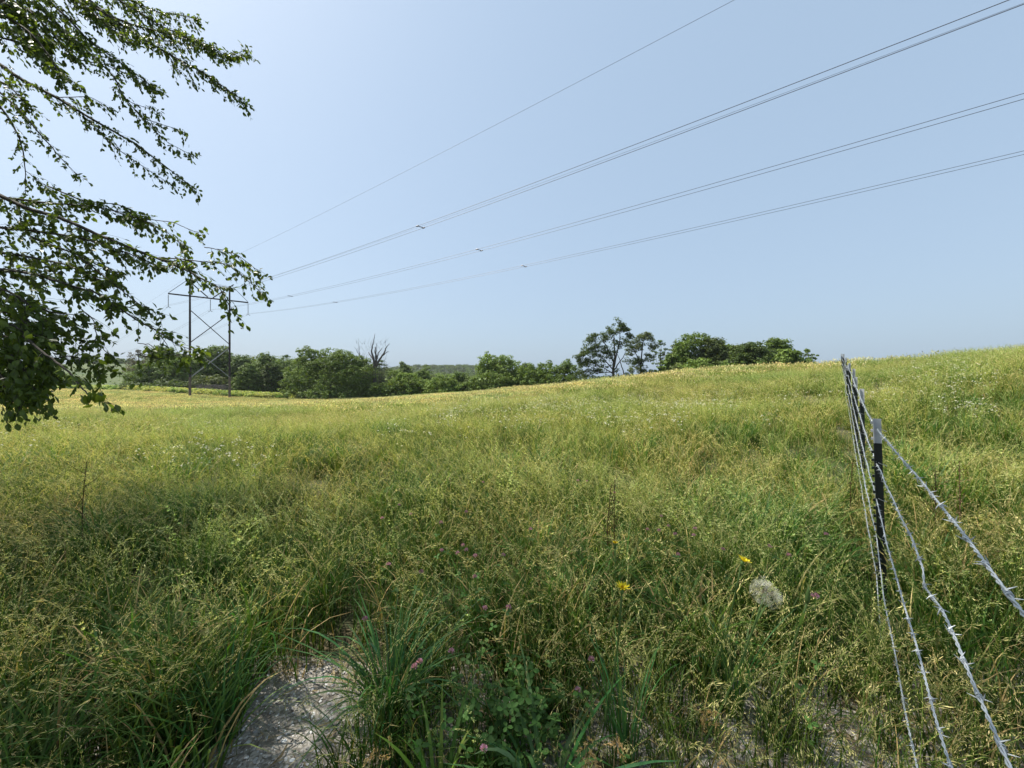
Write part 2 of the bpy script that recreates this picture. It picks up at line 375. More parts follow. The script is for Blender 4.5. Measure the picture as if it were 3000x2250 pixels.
def tree(name, label, cat, px, w, top, base, d, kind, style='dense', group=None, lobes=None, leaf=0.37, fill=1.0, seed=0):
    """crown centred on photo column px, w pixels wide, from row top to row base, d metres away"""
    r = np.random.default_rng(seed + int(px) * 3 + int(d)); rp = random.Random(seed + int(px))
    x0 = (px - CX) / FPX * d; y0 = d
    zt = EYE + (HZ - top) / FPX * d; zb = EYE + (HZ - base) / FPX * d
    g = gz(x0, y0)
    zg = min(g, zb + 0.3)
    if g < zb - 1.2: zg = zb - 0.9
    w = w * 1.2
    Wm = w / FPX * d; H = zt - zg
    root = empty(name, (x0, y0, g), label, cat, group)
    airy = style == 'airy'
    # trunk and limbs
    tb = MB()
    tr = max(0.10, H * 0.018)
    lean = rp.uniform(-.05, .05) * H
    zc = zg + H * (0.30 if airy else 0.22)
    tip = np.array([x0 + lean, y0 + rp.uniform(-.3, .3), zt - H * 0.12])
    tr_pts = [np.array([x0, y0, g - 0.3]), np.array([x0 + lean * .1, y0, zg + H * .12]), np.array([x0 + lean * .4 + rp.uniform(-.2, .2), y0, zg + H * .45]), tip]
    tt = np.linspace(0, 3, 10); arr = np.array(tr_pts)
    cur = np.stack([np.interp(tt, range(4), arr[:, i]) for i in range(3)], 1)
    tb.tube(cur, np.linspace(tr, tr * .22, 10), 7)
    # crown lobes: (dx, dz, rx, rz) in fractions of width / height
    if lobes is None:
        lobes = [(0, .72, .30, .27), (-.24, .52, .27, .27), (.25, .50, .26, .28), (0, .38, .42, .27), (-.10, .80, .16, .17), (.13, .75, .18, .2), (-.38, .30, .18, .28), (.38, .30, .18, .28), (0, .14, .5, .14)]
        if style == 'bush': lobes = [(0, .55, .34, .42), (-.25, .42, .26, .36), (.25, .40, .26, .38), (0, .2, .5, .2)]
        if airy: lobes = [(0, .78, .28, .22), (-.22, .62, .27, .2), (.22, .60, .27, .22), (-.1, .44, .32, .16), (.18, .40, .28, .16), (0, .93, .12, .08)]
    cen, rad = [], []
    for (dx, dz, lx, lz) in lobes:
        area = (lx * Wm) * (lz * H)
        nb = int(np.clip(area * (2.6 if airy else 4.4) * fill, 6, 120))
        dd = blob_dirs(nb, r)
        q = dd * (0.62 + 0.38 * r.random(nb))[:, None]
        c = np.stack([x0 + lean * dz + (dx + q[:, 0] * lx) * Wm, y0 + q[:, 1] * lx * Wm * .9, zg + (dz + q[:, 2] * lz) * H], 1)
        br = r.uniform(.55, 1.15, nb) * min(1.0, max(.45, Wm / 9)) * (0.8 if airy else 1.0)
        # keep the outline inside the measured crown
        c[:, 2] = np.minimum(c[:, 2], zt - br * .45)
        keep = c[:, 2] > zg + 0.3
        cen.append(c[keep]); rad.append(br[keep])
    cen = np.concatenate(cen); rad = np.concatenate(rad)
    cb = MB()
    per = int((36 if airy else 44) * fill ** 0.3)
    leaf_cloud(cb, cen, rad, per, leaf * (0.9 if airy else 1.0), r=r)
    if not airy:      # the shaded inner mass
        for (dx, dz, lx, lz) in lobes:
            nb = int(np.clip(lx * Wm * lz * H * 22, 40, 420))
            q = blob_dirs(nb, r) * (r.random(nb) ** .4)[:, None] * .72
            c = np.stack([x0 + lean * dz + (dx + q[:, 0] * lx) * Wm, y0 + q[:, 1] * lx * Wm * .9, zg + (dz + q[:, 2] * lz) * H], 1)
            leaf_cloud(cb, c, np.full(nb, .3), 1, leaf * 2.2, r=r)
    nl = 14 if airy else 6
    for i in range(nl):
        c = cen[rp.randrange(len(cen))]
        k = rp.uniform(.25, .8) if airy else rp.uniform(.15, .6)
        j = int(k * 9)
        limb(tb, cur[j], c, tr * (1 - k * .7) * .5, .02, Wm * .04, k=5, n=5, r=rp)
    tb.build('trunk', M_BARK if kind != GREY else M_SNAG, root, smooth=True)
    cb.build('crown', M_FOLI[kind], root)
    return root

ROW = 'trees in the row beyond the meadow'
HILLT = 'trees on the far side of the rise'
T = [
 # px, w, top, base, d, kind, style, label
 (175, 90, 1086, 1146, 118, MID, 'bush', 'low dark bush half hidden behind the hanging branch tips at the left', 'bush'),
 (228, 60, 1104, 1142, 122, DARK, 'bush', 'small round dark bush at the foot of the far pasture, left of the tree row', 'bush'),
 (408, 74, 1024, 1140, 112, GREY, 'airy', 'leafless grey-brown tree at the left end of the row', 'tree'),
 (436, 100, 1058, 1148, 106, MID, 'dense', 'low rounded tree in front at the left end of the row', 'tree'),
 (473, 104, 1010, 1144, 116, BLUISH, 'dense', 'tall dark tree left of the power pylon, highest of the left end', 'tree'),
 (533, 92, 1030, 1146, 110, FRESH, 'dense', 'light green tree just left of the left pylon pole', 'tree'),
 (395, 90, 1116, 1152, 101, DARK, 'bush', 'dark shrub spreading at the left foot of the tree row', 'shrub'),
 (500, 110, 1106, 1154, 101, DARK, 'bush', 'dark shrub left of the left pylon pole', 'shrub'),
 (598, 76, 1030, 1150, 113, MID, 'dense', 'tree seen between the pylon poles, nearer the left pole', 'tree'),
 (640, 110, 1006, 1150, 116, MID, 'dense', 'tallest tree seen between the pylon poles', 'tree'),
 (616, 100, 1092, 1156, 104, OLIVE, 'bush', 'low olive thicket between the pylon poles', 'shrub'),
 (710, 72, 1034, 1152, 114, BLUISH, 'dense', 'tree just right of the right pylon pole', 'tree'),
 (728, 70, 1062, 1156, 106, MID, 'dense', 'lower rounded tree in front, right of the right pylon pole', 'tree'),
 (778, 76, 1030, 1154, 114, MID, 'dense', 'upright tree midway between the pylon and the large round tree', 'tree'),
 (797, 66, 1056, 1158, 107, DARK, 'dense', 'darker lower tree left of the large round tree', 'tree'),
 (838, 52, 1029, 1156, 114, BLUISH, 'airy', 'open-crowned tree peeping over the left shoulder of the large round tree', 'tree'),
 (876, 56, 1048, 1156, 112, PALE, 'airy', 'pale thin tree against the left edge of the large round tree', 'tree'),
 (1163, 76, 1084, 1160, 108, MID, 'dense', 'low tree right of the dead snag', 'tree'),
 (1182, 54, 1057, 1155, 122, PALE, 'dense', 'pale round-topped tree right of the dead snag', 'tree'),
 (1190, 112, 1090, 1162, 101, FRESH, 'dense', 'bushy fresh green tree in front, right of the dead snag', 'tree'),
 (1252, 52, 1068, 1152, 124, PALE, 'airy', 'pale thin treetop behind the middle of the row', 'tree'),
 (1235, 70, 1080, 1158, 112, MID, 'dense', 'mid green tree in the low middle part of the row', 'tree'),
 (1302, 96, 1090, 1156, 98, FRESH, 'bush', 'bright green cone-shaped bush in the low middle of the row', 'bush'),
 (1350, 66, 1086, 1152, 116, MID, 'dense', 'low tree behind, right of the bright green cone-shaped bush', 'tree'),
 (1370, 70, 1108, 1150, 100, DARK, 'bush', 'small dark bush left of the large round bush', 'bush'),
 (1432, 112, 1083, 1148, 95, MID, 'bush', 'large round dome-shaped bush left of the field crest trees', 'bush'),
 (1545, 66, 1058, 1140, 100, MID, 'dense', 'tree filling the gap between the two broad trees in the middle', 'tree'),
 (1452, 70, 1050, 1140, 106, MID, 'dense', 'treetop behind the large round bush', 'tree'),
 (1712, 70, 1094, 1128, 88, DARK, 'bush', 'low bush between the broad tree and the tall airy tree', 'bush'),
 (1770, 100, 1096, 1122, 84, DARK, 'bush', 'low scrub at the foot of the tall airy tree', 'bush'),
 (1935, 62, 995, 1104, 90, BLUISH, 'airy', 'small open tree, third of the airy ones behind the rise', 'tree'),
 (1985, 60, 997, 1102, 88, OLIVE, 'dense', 'narrow tree at the left shoulder of the broad crowned tree', 'tree'),
 (2095, 100, 986, 1092, 82, OLIVE, 'dense', 'dull olive tree right of the broad crowned tree', 'tree'),
 (2045, 100, 1046, 1096, 74, FRESH, 'bush', 'light green shrub in front of the broad crowned tree', 'shrub'),
 (2150, 80, 1052, 1086, 72, MID, 'bush', 'low spreading shrub right of the light green shrub', 'shrub'),
 (2205, 118, 1001, 1078, 74, DARK, 'dense', 'very dark dense round tree on the rise', 'tree'),
 (2272, 104, 986, 1076, 84, MID, 'dense', 'tree with a high tufted top behind the very dark round tree', 'tree'),
 (2308, 76, 1018, 1074, 76, FRESH, 'dense', 'lower lighter tree right of the very dark round tree', 'tree'),
 (2128, 84, 998, 1092, 86, MID, 'dense', 'tree linking the dull olive tree to the very dark round one', 'tree'),
 (2172, 76, 1006, 1088, 84, OLIVE, 'dense', 'tree pressed against the left side of the very dark round tree', 'tree'),
 (1965, 60, 1030, 1108, 80, MID, 'dense', 'low tree under the left shoulder of the broad crowned tree', 'tree'),
 (1850, 80, 1090, 1116, 78, DARK, 'bush', 'low scrub at the foot of the leaning airy tree', 'bush'),
 (1915, 80, 1080, 1112, 78, MID, 'bush', 'low scrub between the leaning airy tree and the broad crowned tree', 'bush'),
 (2000, 90, 1060, 1104, 76, OLIVE, 'bush', 'spreading olive shrub at the left foot of the broad crowned tree', 'shrub'),
 (2105, 90, 1050, 1094, 75, DARK, 'bush', 'dark shrub between the light green shrub and the low spreading one', 'shrub'),
 (2250, 90, 1040, 1078, 72, MID, 'bush', 'shrub at the right foot of the very dark round tree', 'shrub'),
 (2345, 70, 1040, 1070, 76, MID, 'bush', 'low shrub at the foot of the last small open tree', 'shrub'),
 (2362, 66, 1022, 1068, 80, MID, 'airy', 'small open tree at the right end of the row, last before the fence', 'tree'),
]
for i, (px, w, top, base, d, kd, st, lab, cat) in enumerate(T):
    tree('tree' if cat == 'tree' else cat, lab, cat, px, w, top, base, d, kd, st, ROW if px < 1700 else HILLT, seed=i)
# the ones with a shape of their own
tree('large_round_tree', 'large round dark green tree with two heads, biggest crown in the row', 'tree', 968, 240, 1013, 1170, 97, MID, 'dense', ROW,
     lobes=[(-.20, .78, .15, .22), (.02, .66, .26, .3), (.16, .72, .17, .22), (-.26, .45, .24, .33), (.24, .45, .25, .36), (0, .34, .38, .33), (-.02, .12, .48, .14), (.36, .22, .13, .2), (-.40, .2, .10, .2), (.34, .70, .08, .1)], fill=1.1, seed=3)
tree('broad_tree', 'broad light green tree with a high left shoulder, middle of the row', 'tree', 1462, 130, 1025, 1146, 100, FRESH, 'dense', ROW,
     lobes=[(-.22, .76, .20, .22), (.08, .72, .22, .2), (-.3, .62, .16, .16), (.25, .5, .26, .3), (0, .42, .4, .3), (.05, .15, .5, .16)], seed=5)
tree('broad_tree', 'broad domed tree with a small raised head at its right side', 'tree', 1604, 172, 1050, 1136, 93, MID, 'dense', ROW,
     lobes=[(0, .68, .22, .26), (.26, .78, .10, .2), (-.26, .48, .24, .36), (.28, .5, .22, .36), (0, .36, .4, .34), (0, .12, .48, .14)], fill=1.1, seed=5)
tree('broad_crowned_tree', 'broad crowned green tree, largest in the group right of the airy trees', 'tree', 2042, 130, 970, 1098, 84, MID, 'dense', HILLT,
     lobes=[(0, .82, .30, .15), (-.2, .66, .26, .2), (.22, .66, .26, .2), (-.24, .42, .25, .24), (.1, .45, .3, .2), (0, .2, .4, .16)], seed=9)
for i, (px, w, top, dd) in enumerate([(250, 26, 1052, 300), (285, 30, 1050, 300), (322, 22, 1056, 302), (350, 34, 1048, 303), (382, 30, 1050, 300), (150, 40, 1052, 300), (95, 40, 1050, 300)]):
    tree('hedgerow_tree', ['small round tree on the skyline of the far pasture, leftmost clear of the leaves', 'second small tree on the pasture skyline', 'lowest gap-filling shrub on the pasture skyline',
         'bigger round tree on the pasture skyline', 'last small tree on the pasture skyline, against the row', 'skyline tree behind the far pylon', 'skyline tree left of the far pylon, behind hanging leaves'][i],
         'tree', px, w, top, 1070, dd, MID, 'bush', 'trees on the skyline of the far pasture', leaf=.7, seed=i)

# tall airy pair with forking trunk: built limb by limb
def limbed_tree(name, label, d, skeleton, clumps, kind, group, size=.30, per=30, rad=(.45, .95), seed=1):
    """skeleton: list of ([(px,py)...], r0, r1); clumps: (px, py, spread px, count)"""
    r = np.random.default_rng(seed)
    x0, y0, _ = P(skeleton[0][0][0][0], 1110, d)
    root = empty(name, (x0, y0, gz(x0, y0)), label, 'tree', group)
    tb = MB()
    for pts, r0, r1 in skeleton:
        dd = d + r.uniform(-1.2, 1.2) if pts is not skeleton[0][0] else d
        q = np.array([P(a, b_, d + (dd - d) * k / max(1, len(pts) - 1)) for k, (a, b_) in enumerate(pts)])
        if pts is skeleton[0][0]: q[0, 2] = gz(x0, y0) - .3
        t = np.linspace(0, len(q) - 1, len(q) * 4)
        q = np.stack([np.interp(t, range(len(q)), q[:, i]) for i in range(3)], 1) + r.normal(size=(len(t), 3)) * .04
        tb.tube(q, np.linspace(r0, r1, len(q)), 6)
    tb.build('trunk', M_BARK, root, smooth=True)
    cen = []
    for (a, b_, s, nn) in clumps:
        q = r.normal(size=(nn, 3)) * .55
        cen.append(np.array([P(a + s * q[i, 0], b_ + s * .8 * q[i, 1], d + s / FPX * d * q[i, 2] * .9) for i in range(nn)]))
    cen = np.concatenate(cen); cb = MB()
    leaf_cloud(cb, cen, r.uniform(rad[0], rad[1], len(cen)), per, size, r=r, flat=.6)
    cb.build('crown', M_FOLI[kind], root)
limbed_tree('tall_airy_tree', 'tall airy dark tree with a forked trunk, highest treetop in view', 80,
    [([(1797, 1112), (1797, 1075), (1801, 1045), (1800, 1010), (1797, 965)], .32, .06), ([(1799, 1075), (1806, 1040), (1815, 1000), (1818, 955)], .2, .05),
     ([(1799, 1085), (1812, 1065), (1825, 1048), (1838, 1020)], .15, .04), ([(1797, 1085), (1785, 1070), (1772, 1055), (1755, 1040)], .15, .04),
     ([(1797, 1060), (1785, 1030), (1772, 1005), (1760, 985)], .16, .04), ([(1796, 1095), (1770, 1078), (1740, 1070), (1712, 1062)], .13, .03),
     ([(1798, 1090), (1765, 1092), (1735, 1085), (1705, 1092)], .10, .03)],
    [(1815, 952, 18, 24), (1832, 965, 12, 16), (1790, 968, 16, 18), (1842, 985, 10, 12), (1775, 985, 14, 16), (1742, 985, 12, 14), (1730, 995, 12, 12), (1800, 1000, 22, 14),
     (1725, 1025, 22, 34), (1755, 1015, 22, 26), (1705, 1040, 14, 18), (1700, 1060, 18, 18), (1735, 1055, 26, 30), (1770, 1045, 22, 20), (1720, 1085, 26, 20), (1760, 1080, 24, 22),
     (1790, 1030, 18, 8), (1830, 1010, 16, 9), (1800, 1096, 24, 12), (1850, 1060, 22, 9), (1690, 1095, 18, 8)], DARK, HILLT, per=44, seed=21)
limbed_tree('leaning_airy_tree', 'leaning airy tree with sparse lopsided crown, right of the tallest tree', 84,
    [([(1830, 1108), (1826, 1085), (1815, 1055), (1806, 1030)], .16, .04), ([(1878, 1106), (1877, 1070), (1880, 1035), (1884, 1000), (1895, 980)], .22, .05),
     ([(1878, 1075), (1892, 1050), (1905, 1030)], .12, .03), ([(1878, 1060), (1862, 1035), (1850, 1010)], .12, .03)],
    [(1895, 980, 9, 10), (1880, 990, 16, 18), (1905, 995, 14, 12), (1855, 1005, 18, 22), (1868, 1018, 16, 16), (1912, 1015, 12, 12), (1845, 1030, 14, 12), (1882, 1055, 14, 10),
     (1875, 1080, 18, 22), (1868, 1060, 12, 10), (1905, 1045, 14, 12), (1890, 1095, 18, 14), (1850, 1085, 14, 9)], OLIVE, HILLT, per=46, seed=22)

# dead snag ---------------------------------------------------------------------
def snag():
    d = 99; x0, y0, _ = P(1101, 1110, d)
    root = empty('dead_snag', (x0, y0, gz(x0, y0)), 'dead leafless tree with broken upright limbs, right of the large round tree', 'dead tree', ROW)
    S = lambda a, b_: (820 + a / 5.027, 960 + b_ / 5.027)
    sk = [([(1400, 1040), (1395, 800), (1395, 600), (1385, 480), (1350, 360), (1360, 280), (1398, 90)], .55, .04),
          ([(1395, 560), (1420, 460), (1410, 380), (1400, 280)], .35, .12), ([(1400, 600), (1440, 520), (1490, 440), (1545, 350), (1575, 280), (1615, 235)], .35, .04),
          ([(1490, 440), (1530, 400), (1585, 355), (1610, 358)], .16, .04), ([(1420, 480), (1450, 380), (1510, 295)], .2, .05), ([(1385, 480), (1340, 420), (1300, 360)], .22, .07),
          ([(1355, 330), (1335, 230)], .1, .02), ([(1405, 420), (1425, 330), (1425, 220)], .12, .03), ([(1385, 620), (1300, 560), (1230, 500), (1175, 410), (1165, 330), (1155, 215)], .2, .03),
          ([(1230, 500), (1215, 430), (1230, 365)], .1, .03), ([(1170, 400), (1130, 320), (1090, 280)], .07, .02), ([(1260, 520), (1275, 400)], .07, .03), ([(1230, 500), (1150, 480), (1110, 455)], .09, .02),
          ([(1450, 560), (1520, 520), (1600, 545)], .08, .02), ([(1165, 340), (1190, 265)], .04, .01), ([(1335, 300), (1290, 260)], .04, .01), ([(1375, 250), (1395, 200)], .05, .02)]
    r = np.random.default_rng(4)
    tb = MB()
    for j, (pts, r0, r1) in enumerate(sk):
        pts = [S(*p) for p in pts]; dep = r.uniform(-2, 2) if j else 0
        q = np.array([P(a, b_, d + dep * k / (len(pts) - 1)) for k, (a, b_) in enumerate(pts)])
        if j == 0: q[0, 2] = gz(x0, y0) - .2
        t = np.linspace(0, len(q) - 1, len(q) * 3)
        q = np.stack([np.interp(t, range(len(q)), q[:, i]) for i in range(3)], 1) + r.normal(size=(len(t), 3)) * .05
        tb.tube(q, np.linspace(r0, r1, len(q)), 6)
    tb.build('trunk', M_SNAG, root, smooth=True)
    # the tangle of fine dead twigs below
    fb = MB()
    for k in range(420):
        a = np.array(P(r.uniform(1062, 1135), r.uniform(1062, 1140), d + r.uniform(-2.5, 2.5)))
        dr = r.normal(size=3) * np.array([1, .6, .7]); L_ = r.uniform(.6, 1.8)
        fb.ribbon([a, a + dr * L_ * .5, a + dr * L_ + np.array([0, 0, -.1])], [.03, .022, .01], np.cross(dr, [0, 1, 0]) / (np.linalg.norm(np.cross(dr, [0, 1, 0])) + 1e-6), (1, 1, 1))
    for k in range(150):
        a = np.array(P(r.uniform(1045, 1135), r.uniform(1000, 1060), d + r.uniform(-1.5, 1.5))); dr = r.normal(size=3) * np.array([.5, .4, .6]) + np.array([0, 0, .6]); L_ = r.uniform(.5, 1.5)
        fb.ribbon([a, a + dr * L_ * .5, a + dr * L_], [.022, .016, .008], (1, 0, 0), (1, 1, 1))
    o = fb.build('twigs', M_SNAG, root); o['kind'] = 'stuff'
    cb = MB(); cen = np.array([P(r.uniform(1070, 1142), r.uniform(1050, 1110), d + 2.5) for _ in range(60)])
    return root
snag()
tree('tree', 'green tree standing close behind the dead snag', 'tree', 1112, 66, 1054, 1156, 104, BLUISH, 'airy', ROW, seed=70)
tree('shrub', 'dark leafy shrub at the foot of the dead snag', 'shrub', 1106, 62, 1116, 1166, 95, MID, 'bush', ROW, seed=71)

# brush pile between the poles --------------------------------------------------
fb = MB(); r = np.random.default_rng(12)
for k in range(260):
    a = np.array(P(r.uniform(585, 660), r.uniform(1128, 1152), 97 + r.uniform(-1, 1)))
    dr = np.array([r.uniform(.4, 1.6), r.uniform(-.5, .5), r.uniform(-.35, .5)]) * r.choice([-1, 1])
    fb.ribbon([a, a + dr * .8, a + dr * 1.6 + np.array([0, 0, -.15])], [.05, .035, .02], (0, .3, .95), (1, 1, 1))
bx, by = P(622, 1110, 97)[:2]
tag(fb.build('brush_pile', M_SNAG, origin=(bx, by, gz(bx, by))), 'heap of bleached fallen branches on the ground between the pylon poles', 'brush pile', kind='stuff')

# far wood on the ridge -----------------------------------------------------------
def crown_proto(seed, kind, size=.9):
    r = np.random.default_rng(seed); mb = MB()
    dd = blob_dirs(16, r); c = dd * np.array([2.6, 2.6, 2.8]) * (.5 + .5 * r.random(16))[:, None] + np.array([0, 0, 4.5])
    leaf_cloud(mb, c, r.uniform(1.2, 2.0, 16), 16, size, r=r)
    return mb.mesh('crown', M_FOLI[kind])
protos = [crown_proto(100 + i, k, 1.2) for i, k in enumerate([DARK, BLUISH, MID, OLIVE])]
n_ = 2600; r = np.random.default_rng(31)
wx = r.uniform(-560, 130, n_); wy = r.uniform(600, 900, n_)
keep = ridge_z(wx, wy) > -2; wx, wy = wx[keep], wy[keep]
scatter('far_wood', protos, np.stack([wx, wy, ridge_z(wx, wy) - 1], 1), np.stack([0 * wx, 0 * wx, r.uniform(0, 6.28, len(wx))], 1),
        r.uniform(.8, 1.5, len(wx)), r.integers(0, 4, len(wx)), 'dark wood covering the distant hill behind the middle of the row', 'wood')
# undergrowth that closes the row behind the named trees
n_ = 420; ux = r.uniform(-1, 1, n_)
px_ = r.uniform(300, 1720, n_); dd_ = r.uniform(118, 150, n_)
X_ = (px_ - CX) / FPX * dd_; keep = (px_ > 385)
X_, dd_, px_ = X_[keep], dd_[keep], px_[keep]
hgt = np.interp(px_, [385, 440, 880, 1040, 1150, 1250, 1300, 1420, 1500, 1600, 1690, 1720], [1.3, 1.9, 1.9, 1.8, 1.35, 1.2, 1.05, 1.15, 1.35, 1.25, .6, .3])
def fine_proto(seed, kind):
    r = np.random.default_rng(seed); mb = MB(); dd = blob_dirs(30, r)
    c = dd * np.array([2.5, 2.5, 2.9]) * (.45 + .55 * r.random(30))[:, None] + np.array([0, 0, 4.3])
    leaf_cloud(mb, c, r.uniform(.5, 1.1, 30), 60, .24, r=r); return mb.mesh('crown', M_FOLI[kind])
fine = [fine_proto(200 + i, k) for i, k in enumerate([MID, FRESH, MID, OLIVE])]
scatter('woodland_behind', fine, np.stack([X_, dd_, ground(X_, dd_) - 1.2], 1), np.stack([0 * X_, 0 * X_, r.uniform(0, 6.28, len(X_))], 1),
        hgt * r.uniform(.75, 1.1, len(X_)), r.integers(0, 4, len(X_)), 'unbroken woodland closing the gaps behind the tree row', 'wood')

# yellow-green weed border ---------------------------------------------------------
def weed_proto(seed, c1, c2):
    r = np.random.default_rng(seed); mb = MB()
    for k in range(26):
        a = r.uniform(0, 6.28); q = np.array([math.cos(a), math.sin(a), 0]) * r.uniform(0, .5); h = r.uniform(.6, 1.15)
        for j in range(11):
            p = q + np.array([r.normal() * .14, r.normal() * .14, h * r.uniform(.25, 1)])
            s = r.uniform(.07, .15); nrm = np.array([r.normal() * .5, r.normal() * .5, 1]); nrm /= np.linalg.norm(nrm)
            t1 = np.cross(nrm, [1, .2, 0]); t1 /= np.linalg.norm(t1); t2 = np.cross(nrm, t1)
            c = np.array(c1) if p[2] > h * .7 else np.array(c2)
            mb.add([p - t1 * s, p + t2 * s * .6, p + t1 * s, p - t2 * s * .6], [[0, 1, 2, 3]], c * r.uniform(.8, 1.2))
    return mb.mesh('weed', M_GRASS_FAR)
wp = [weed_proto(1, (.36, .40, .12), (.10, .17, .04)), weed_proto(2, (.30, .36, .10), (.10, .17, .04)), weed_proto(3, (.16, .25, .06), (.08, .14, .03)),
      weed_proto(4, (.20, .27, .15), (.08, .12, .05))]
n_ = 2600; px_ = r.uniform(-100, 1420, n_)
dd_ = np.interp(px_, [-100, 250, 560, 700, 850, 1000, 1200, 1420], [112, 104, 92, 94, 95, 95, 95, 90]) + r.normal(size=n_) * 1.2 + r.uniform(0, 3, n_)
X_ = (px_ - CX) / FPX * dd_
sz = np.interp(px_, [-100, 300, 560, 860, 900, 1050, 1420], [1.1, 1.5, 1.45, 1.45, 1.5, .95, .8]) * r.uniform(.7, 1.25, n_)
pk = np.where(px_ < 900, r.choice([0, 0, 1, 2], n_), r.choice([3, 3, 2, 2], n_)); pk = np.where((px_ > 860) & (px_ < 960), 3, pk)
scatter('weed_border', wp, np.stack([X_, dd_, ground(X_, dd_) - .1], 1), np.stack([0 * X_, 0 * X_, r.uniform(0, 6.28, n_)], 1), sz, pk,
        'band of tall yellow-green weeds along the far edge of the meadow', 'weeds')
# tussocks on the far pasture
n_ = 900; px_ = r.uniform(-100, 640, n_); dd_ = r.uniform(125, 290, n_); X_ = (px_ - CX) / FPX * dd_
scatter('pasture_tussocks', [wp[2], wp[2]], np.stack([X_, dd_, ground(X_, dd_) - .25], 1), np.stack([0 * X_, 0 * X_, r.uniform(0, 6.28, n_)], 1),
        r.uniform(.3, 1.0, n_) ** 2 * .9, r.integers(0, 2, n_), 'scattered darker tussocks on the far green pasture slope', 'tussocks')

# ------------------------------------------------------------------ power line
PL = np.array([-73.25, 84.0]); PR = np.array([-67.9, 88.8]); AU = (PR - PL) / np.linalg.norm(PR - PL)
DIRF = np.array([math.cos(math.radians(-36)), math.sin(math.radians(-36))])
def pylon(shift, label, zbase=None, dz=0.0):
    s = np.array(shift)
    zl = lambda y: EYE + (HZ - y) / FPX * 84.0 + dz
    pl = PL + s; pr = PR + s
    gl = gz(*pl); gr = gz(*pr)
    root = empty('power_pylon', ((pl[0] + pr[0]) / 2, (pl[1] + pr[1]) / 2, min(gl, gr)), label, 'power pylon', 'wooden H-frame pylons of the power line')
    Q = lambda t, z, off=0.0: np.array([pl[0] + AU[0] * t + off * AU[1], pl[1] + AU[1] * t - off * AU[0], z])   # t along the crossarm
    sep = float(np.linalg.norm(PR - PL))
    ztop = zl(823); zarm = zl(868) ; zcut = zl(1105)
    for t, g in ((0, gl), (sep, gr)):
        a = MB(); a.tube([Q(t, zcut), Q(t, (zcut + ztop) / 2), Q(t, ztop)], [.235, .21, .17], 10)
        po = a.build('pole', M_POLE, root, smooth=False)
        c = MB(); c.tube([Q(t, g - .5), Q(t, zcut - .004)], [.27, .25], 10); c.build('pole_base', M_POLE_BASE, po)
    a = MB(); a.box((Q(-3.65, zarm) + Q(sep + 3.65, zarm)) / 2 + np.array([AU[1], -AU[0], 0]) * .33, (.5 * (sep + 7.3), .11, .14), np.array([[AU[0], AU[1], 0], [AU[1], -AU[0], 0], [0, 0, 1]]).T)
    a.build('crossarm', M_POLE, root)
    for (t0, z0, t1, z1, mt, rr) in ((0, zl(908), sep, zl(1004), M_BRACE, .10), (sep, zl(908), 0, zl(1004), M_BRACE, .10),
                                     (0, zl(1013), sep, zl(1105), M_BRACE_PALE, .07), (sep, zl(1013), 0, zl(1107), M_BRACE_PALE, .14)):
        off = .24 if t0 == 0 else -.24
        a = MB(); a.tube([Q(t0, z0, off), Q(t1, z1, off)], rr, 6); a.build('brace', mt, root)
    mid = sep / 2
    for t, e_, sgn in ((0, -3.55, -1), (sep, sep + 3.55, 1)):
        a = MB(); a.tube([Q(t + sgn * .75, ztop + .45, .3), Q(mid - sgn * -.45, zarm + .2, .3)], .13, 6); a.build('knee_brace', M_POLE, root)
        a = MB(); a.tube([Q(t + sgn * .4, ztop + .1, .3), Q(e_, zarm + .2, .33)], .055, 6); a.build('arm_stay', M_BRACE, root)
    for t in (-3.6, mid, sep + 3.6):
        a = MB(); z = zarm - .16
        pts, rad = [], []
        for k in range(18):
            zz = z - .1 - k * .145
            pts += [Q(t, zz, .33), Q(t, zz - .05, .33), Q(t, zz - .06, .33)]; rad += [.04, .125, .04]
        pts.append(Q(t, z - 2.75, .33)); rad.append(.03)
        a.tube(pts, rad, 8)
        io = a.build('insulator_string', M_INSUL, root)
        a = MB(); a.tube([Q(t - .3, z - 2.92, .33), Q(t, z - 2.72, .33), Q(t + .3, z - 2.92, .33)], .04, 5)
        a.tube([Q(t - .3, z - 2.92, .33) + np.array([*(DIRF * -.25), 0]), Q(t - .3, z - 2.92, .33) + np.array([*(DIRF * .25), 0])], .05, 5)
        a.tube([Q(t + .3, z - 2.92, .33) + np.array([*(DIRF * -.25), 0]), Q(t + .3, z - 2.92, .33) + np.array([*(DIRF * .25), 0])], .05, 5)
        a.build('yoke', M_COND, io)
    return root, Q, zarm - 3.08, ztop + .35, sep
r1, Q1, zc1, zs1, SEP = pylon((0, 0), 'near wooden H-frame pylon with crossed braces, hanging insulators and dark poles')
S2 = -DIRF * 322
r2, Q2, zc2, zs2, _ = pylon(S2, 'distant faint H-frame pylon on the far pasture hill, behind leaves', dz=EYE + (HZ - 981) / FPX * 273 - (EYE + (HZ - 823) / FPX * 84.0))
wire_names = {-3.6: 'near conductor pair from the left end of the pylon arm, upper pair at the right', SEP / 2: 'middle conductor pair from the centre of the pylon arm',
              SEP + 3.6: 'lowest conductor pair from the right end of the pylon arm'}
def wire_pts(t, off, za, a, b_, smax, back_z, n=90):
    base = Q1(t, 0, .33)[:2] + AU * off
    s = np.linspace(0, smax, n); f = np.stack([base[0] + DIRF[0] * s, base[1] + DIRF[1] * s, za + a * s + b_ * s * s], 1)
    s2 = np.linspace(322, 0, 50)[:-1]; a2 = (back_z - za) / 322 - b_ * 322
    k = np.stack([base[0] - DIRF[0] * s2, base[1] - DIRF[1] * s2, za + a2 * s2 + b_ * s2 * s2], 1)
    return np.concatenate([k, f])
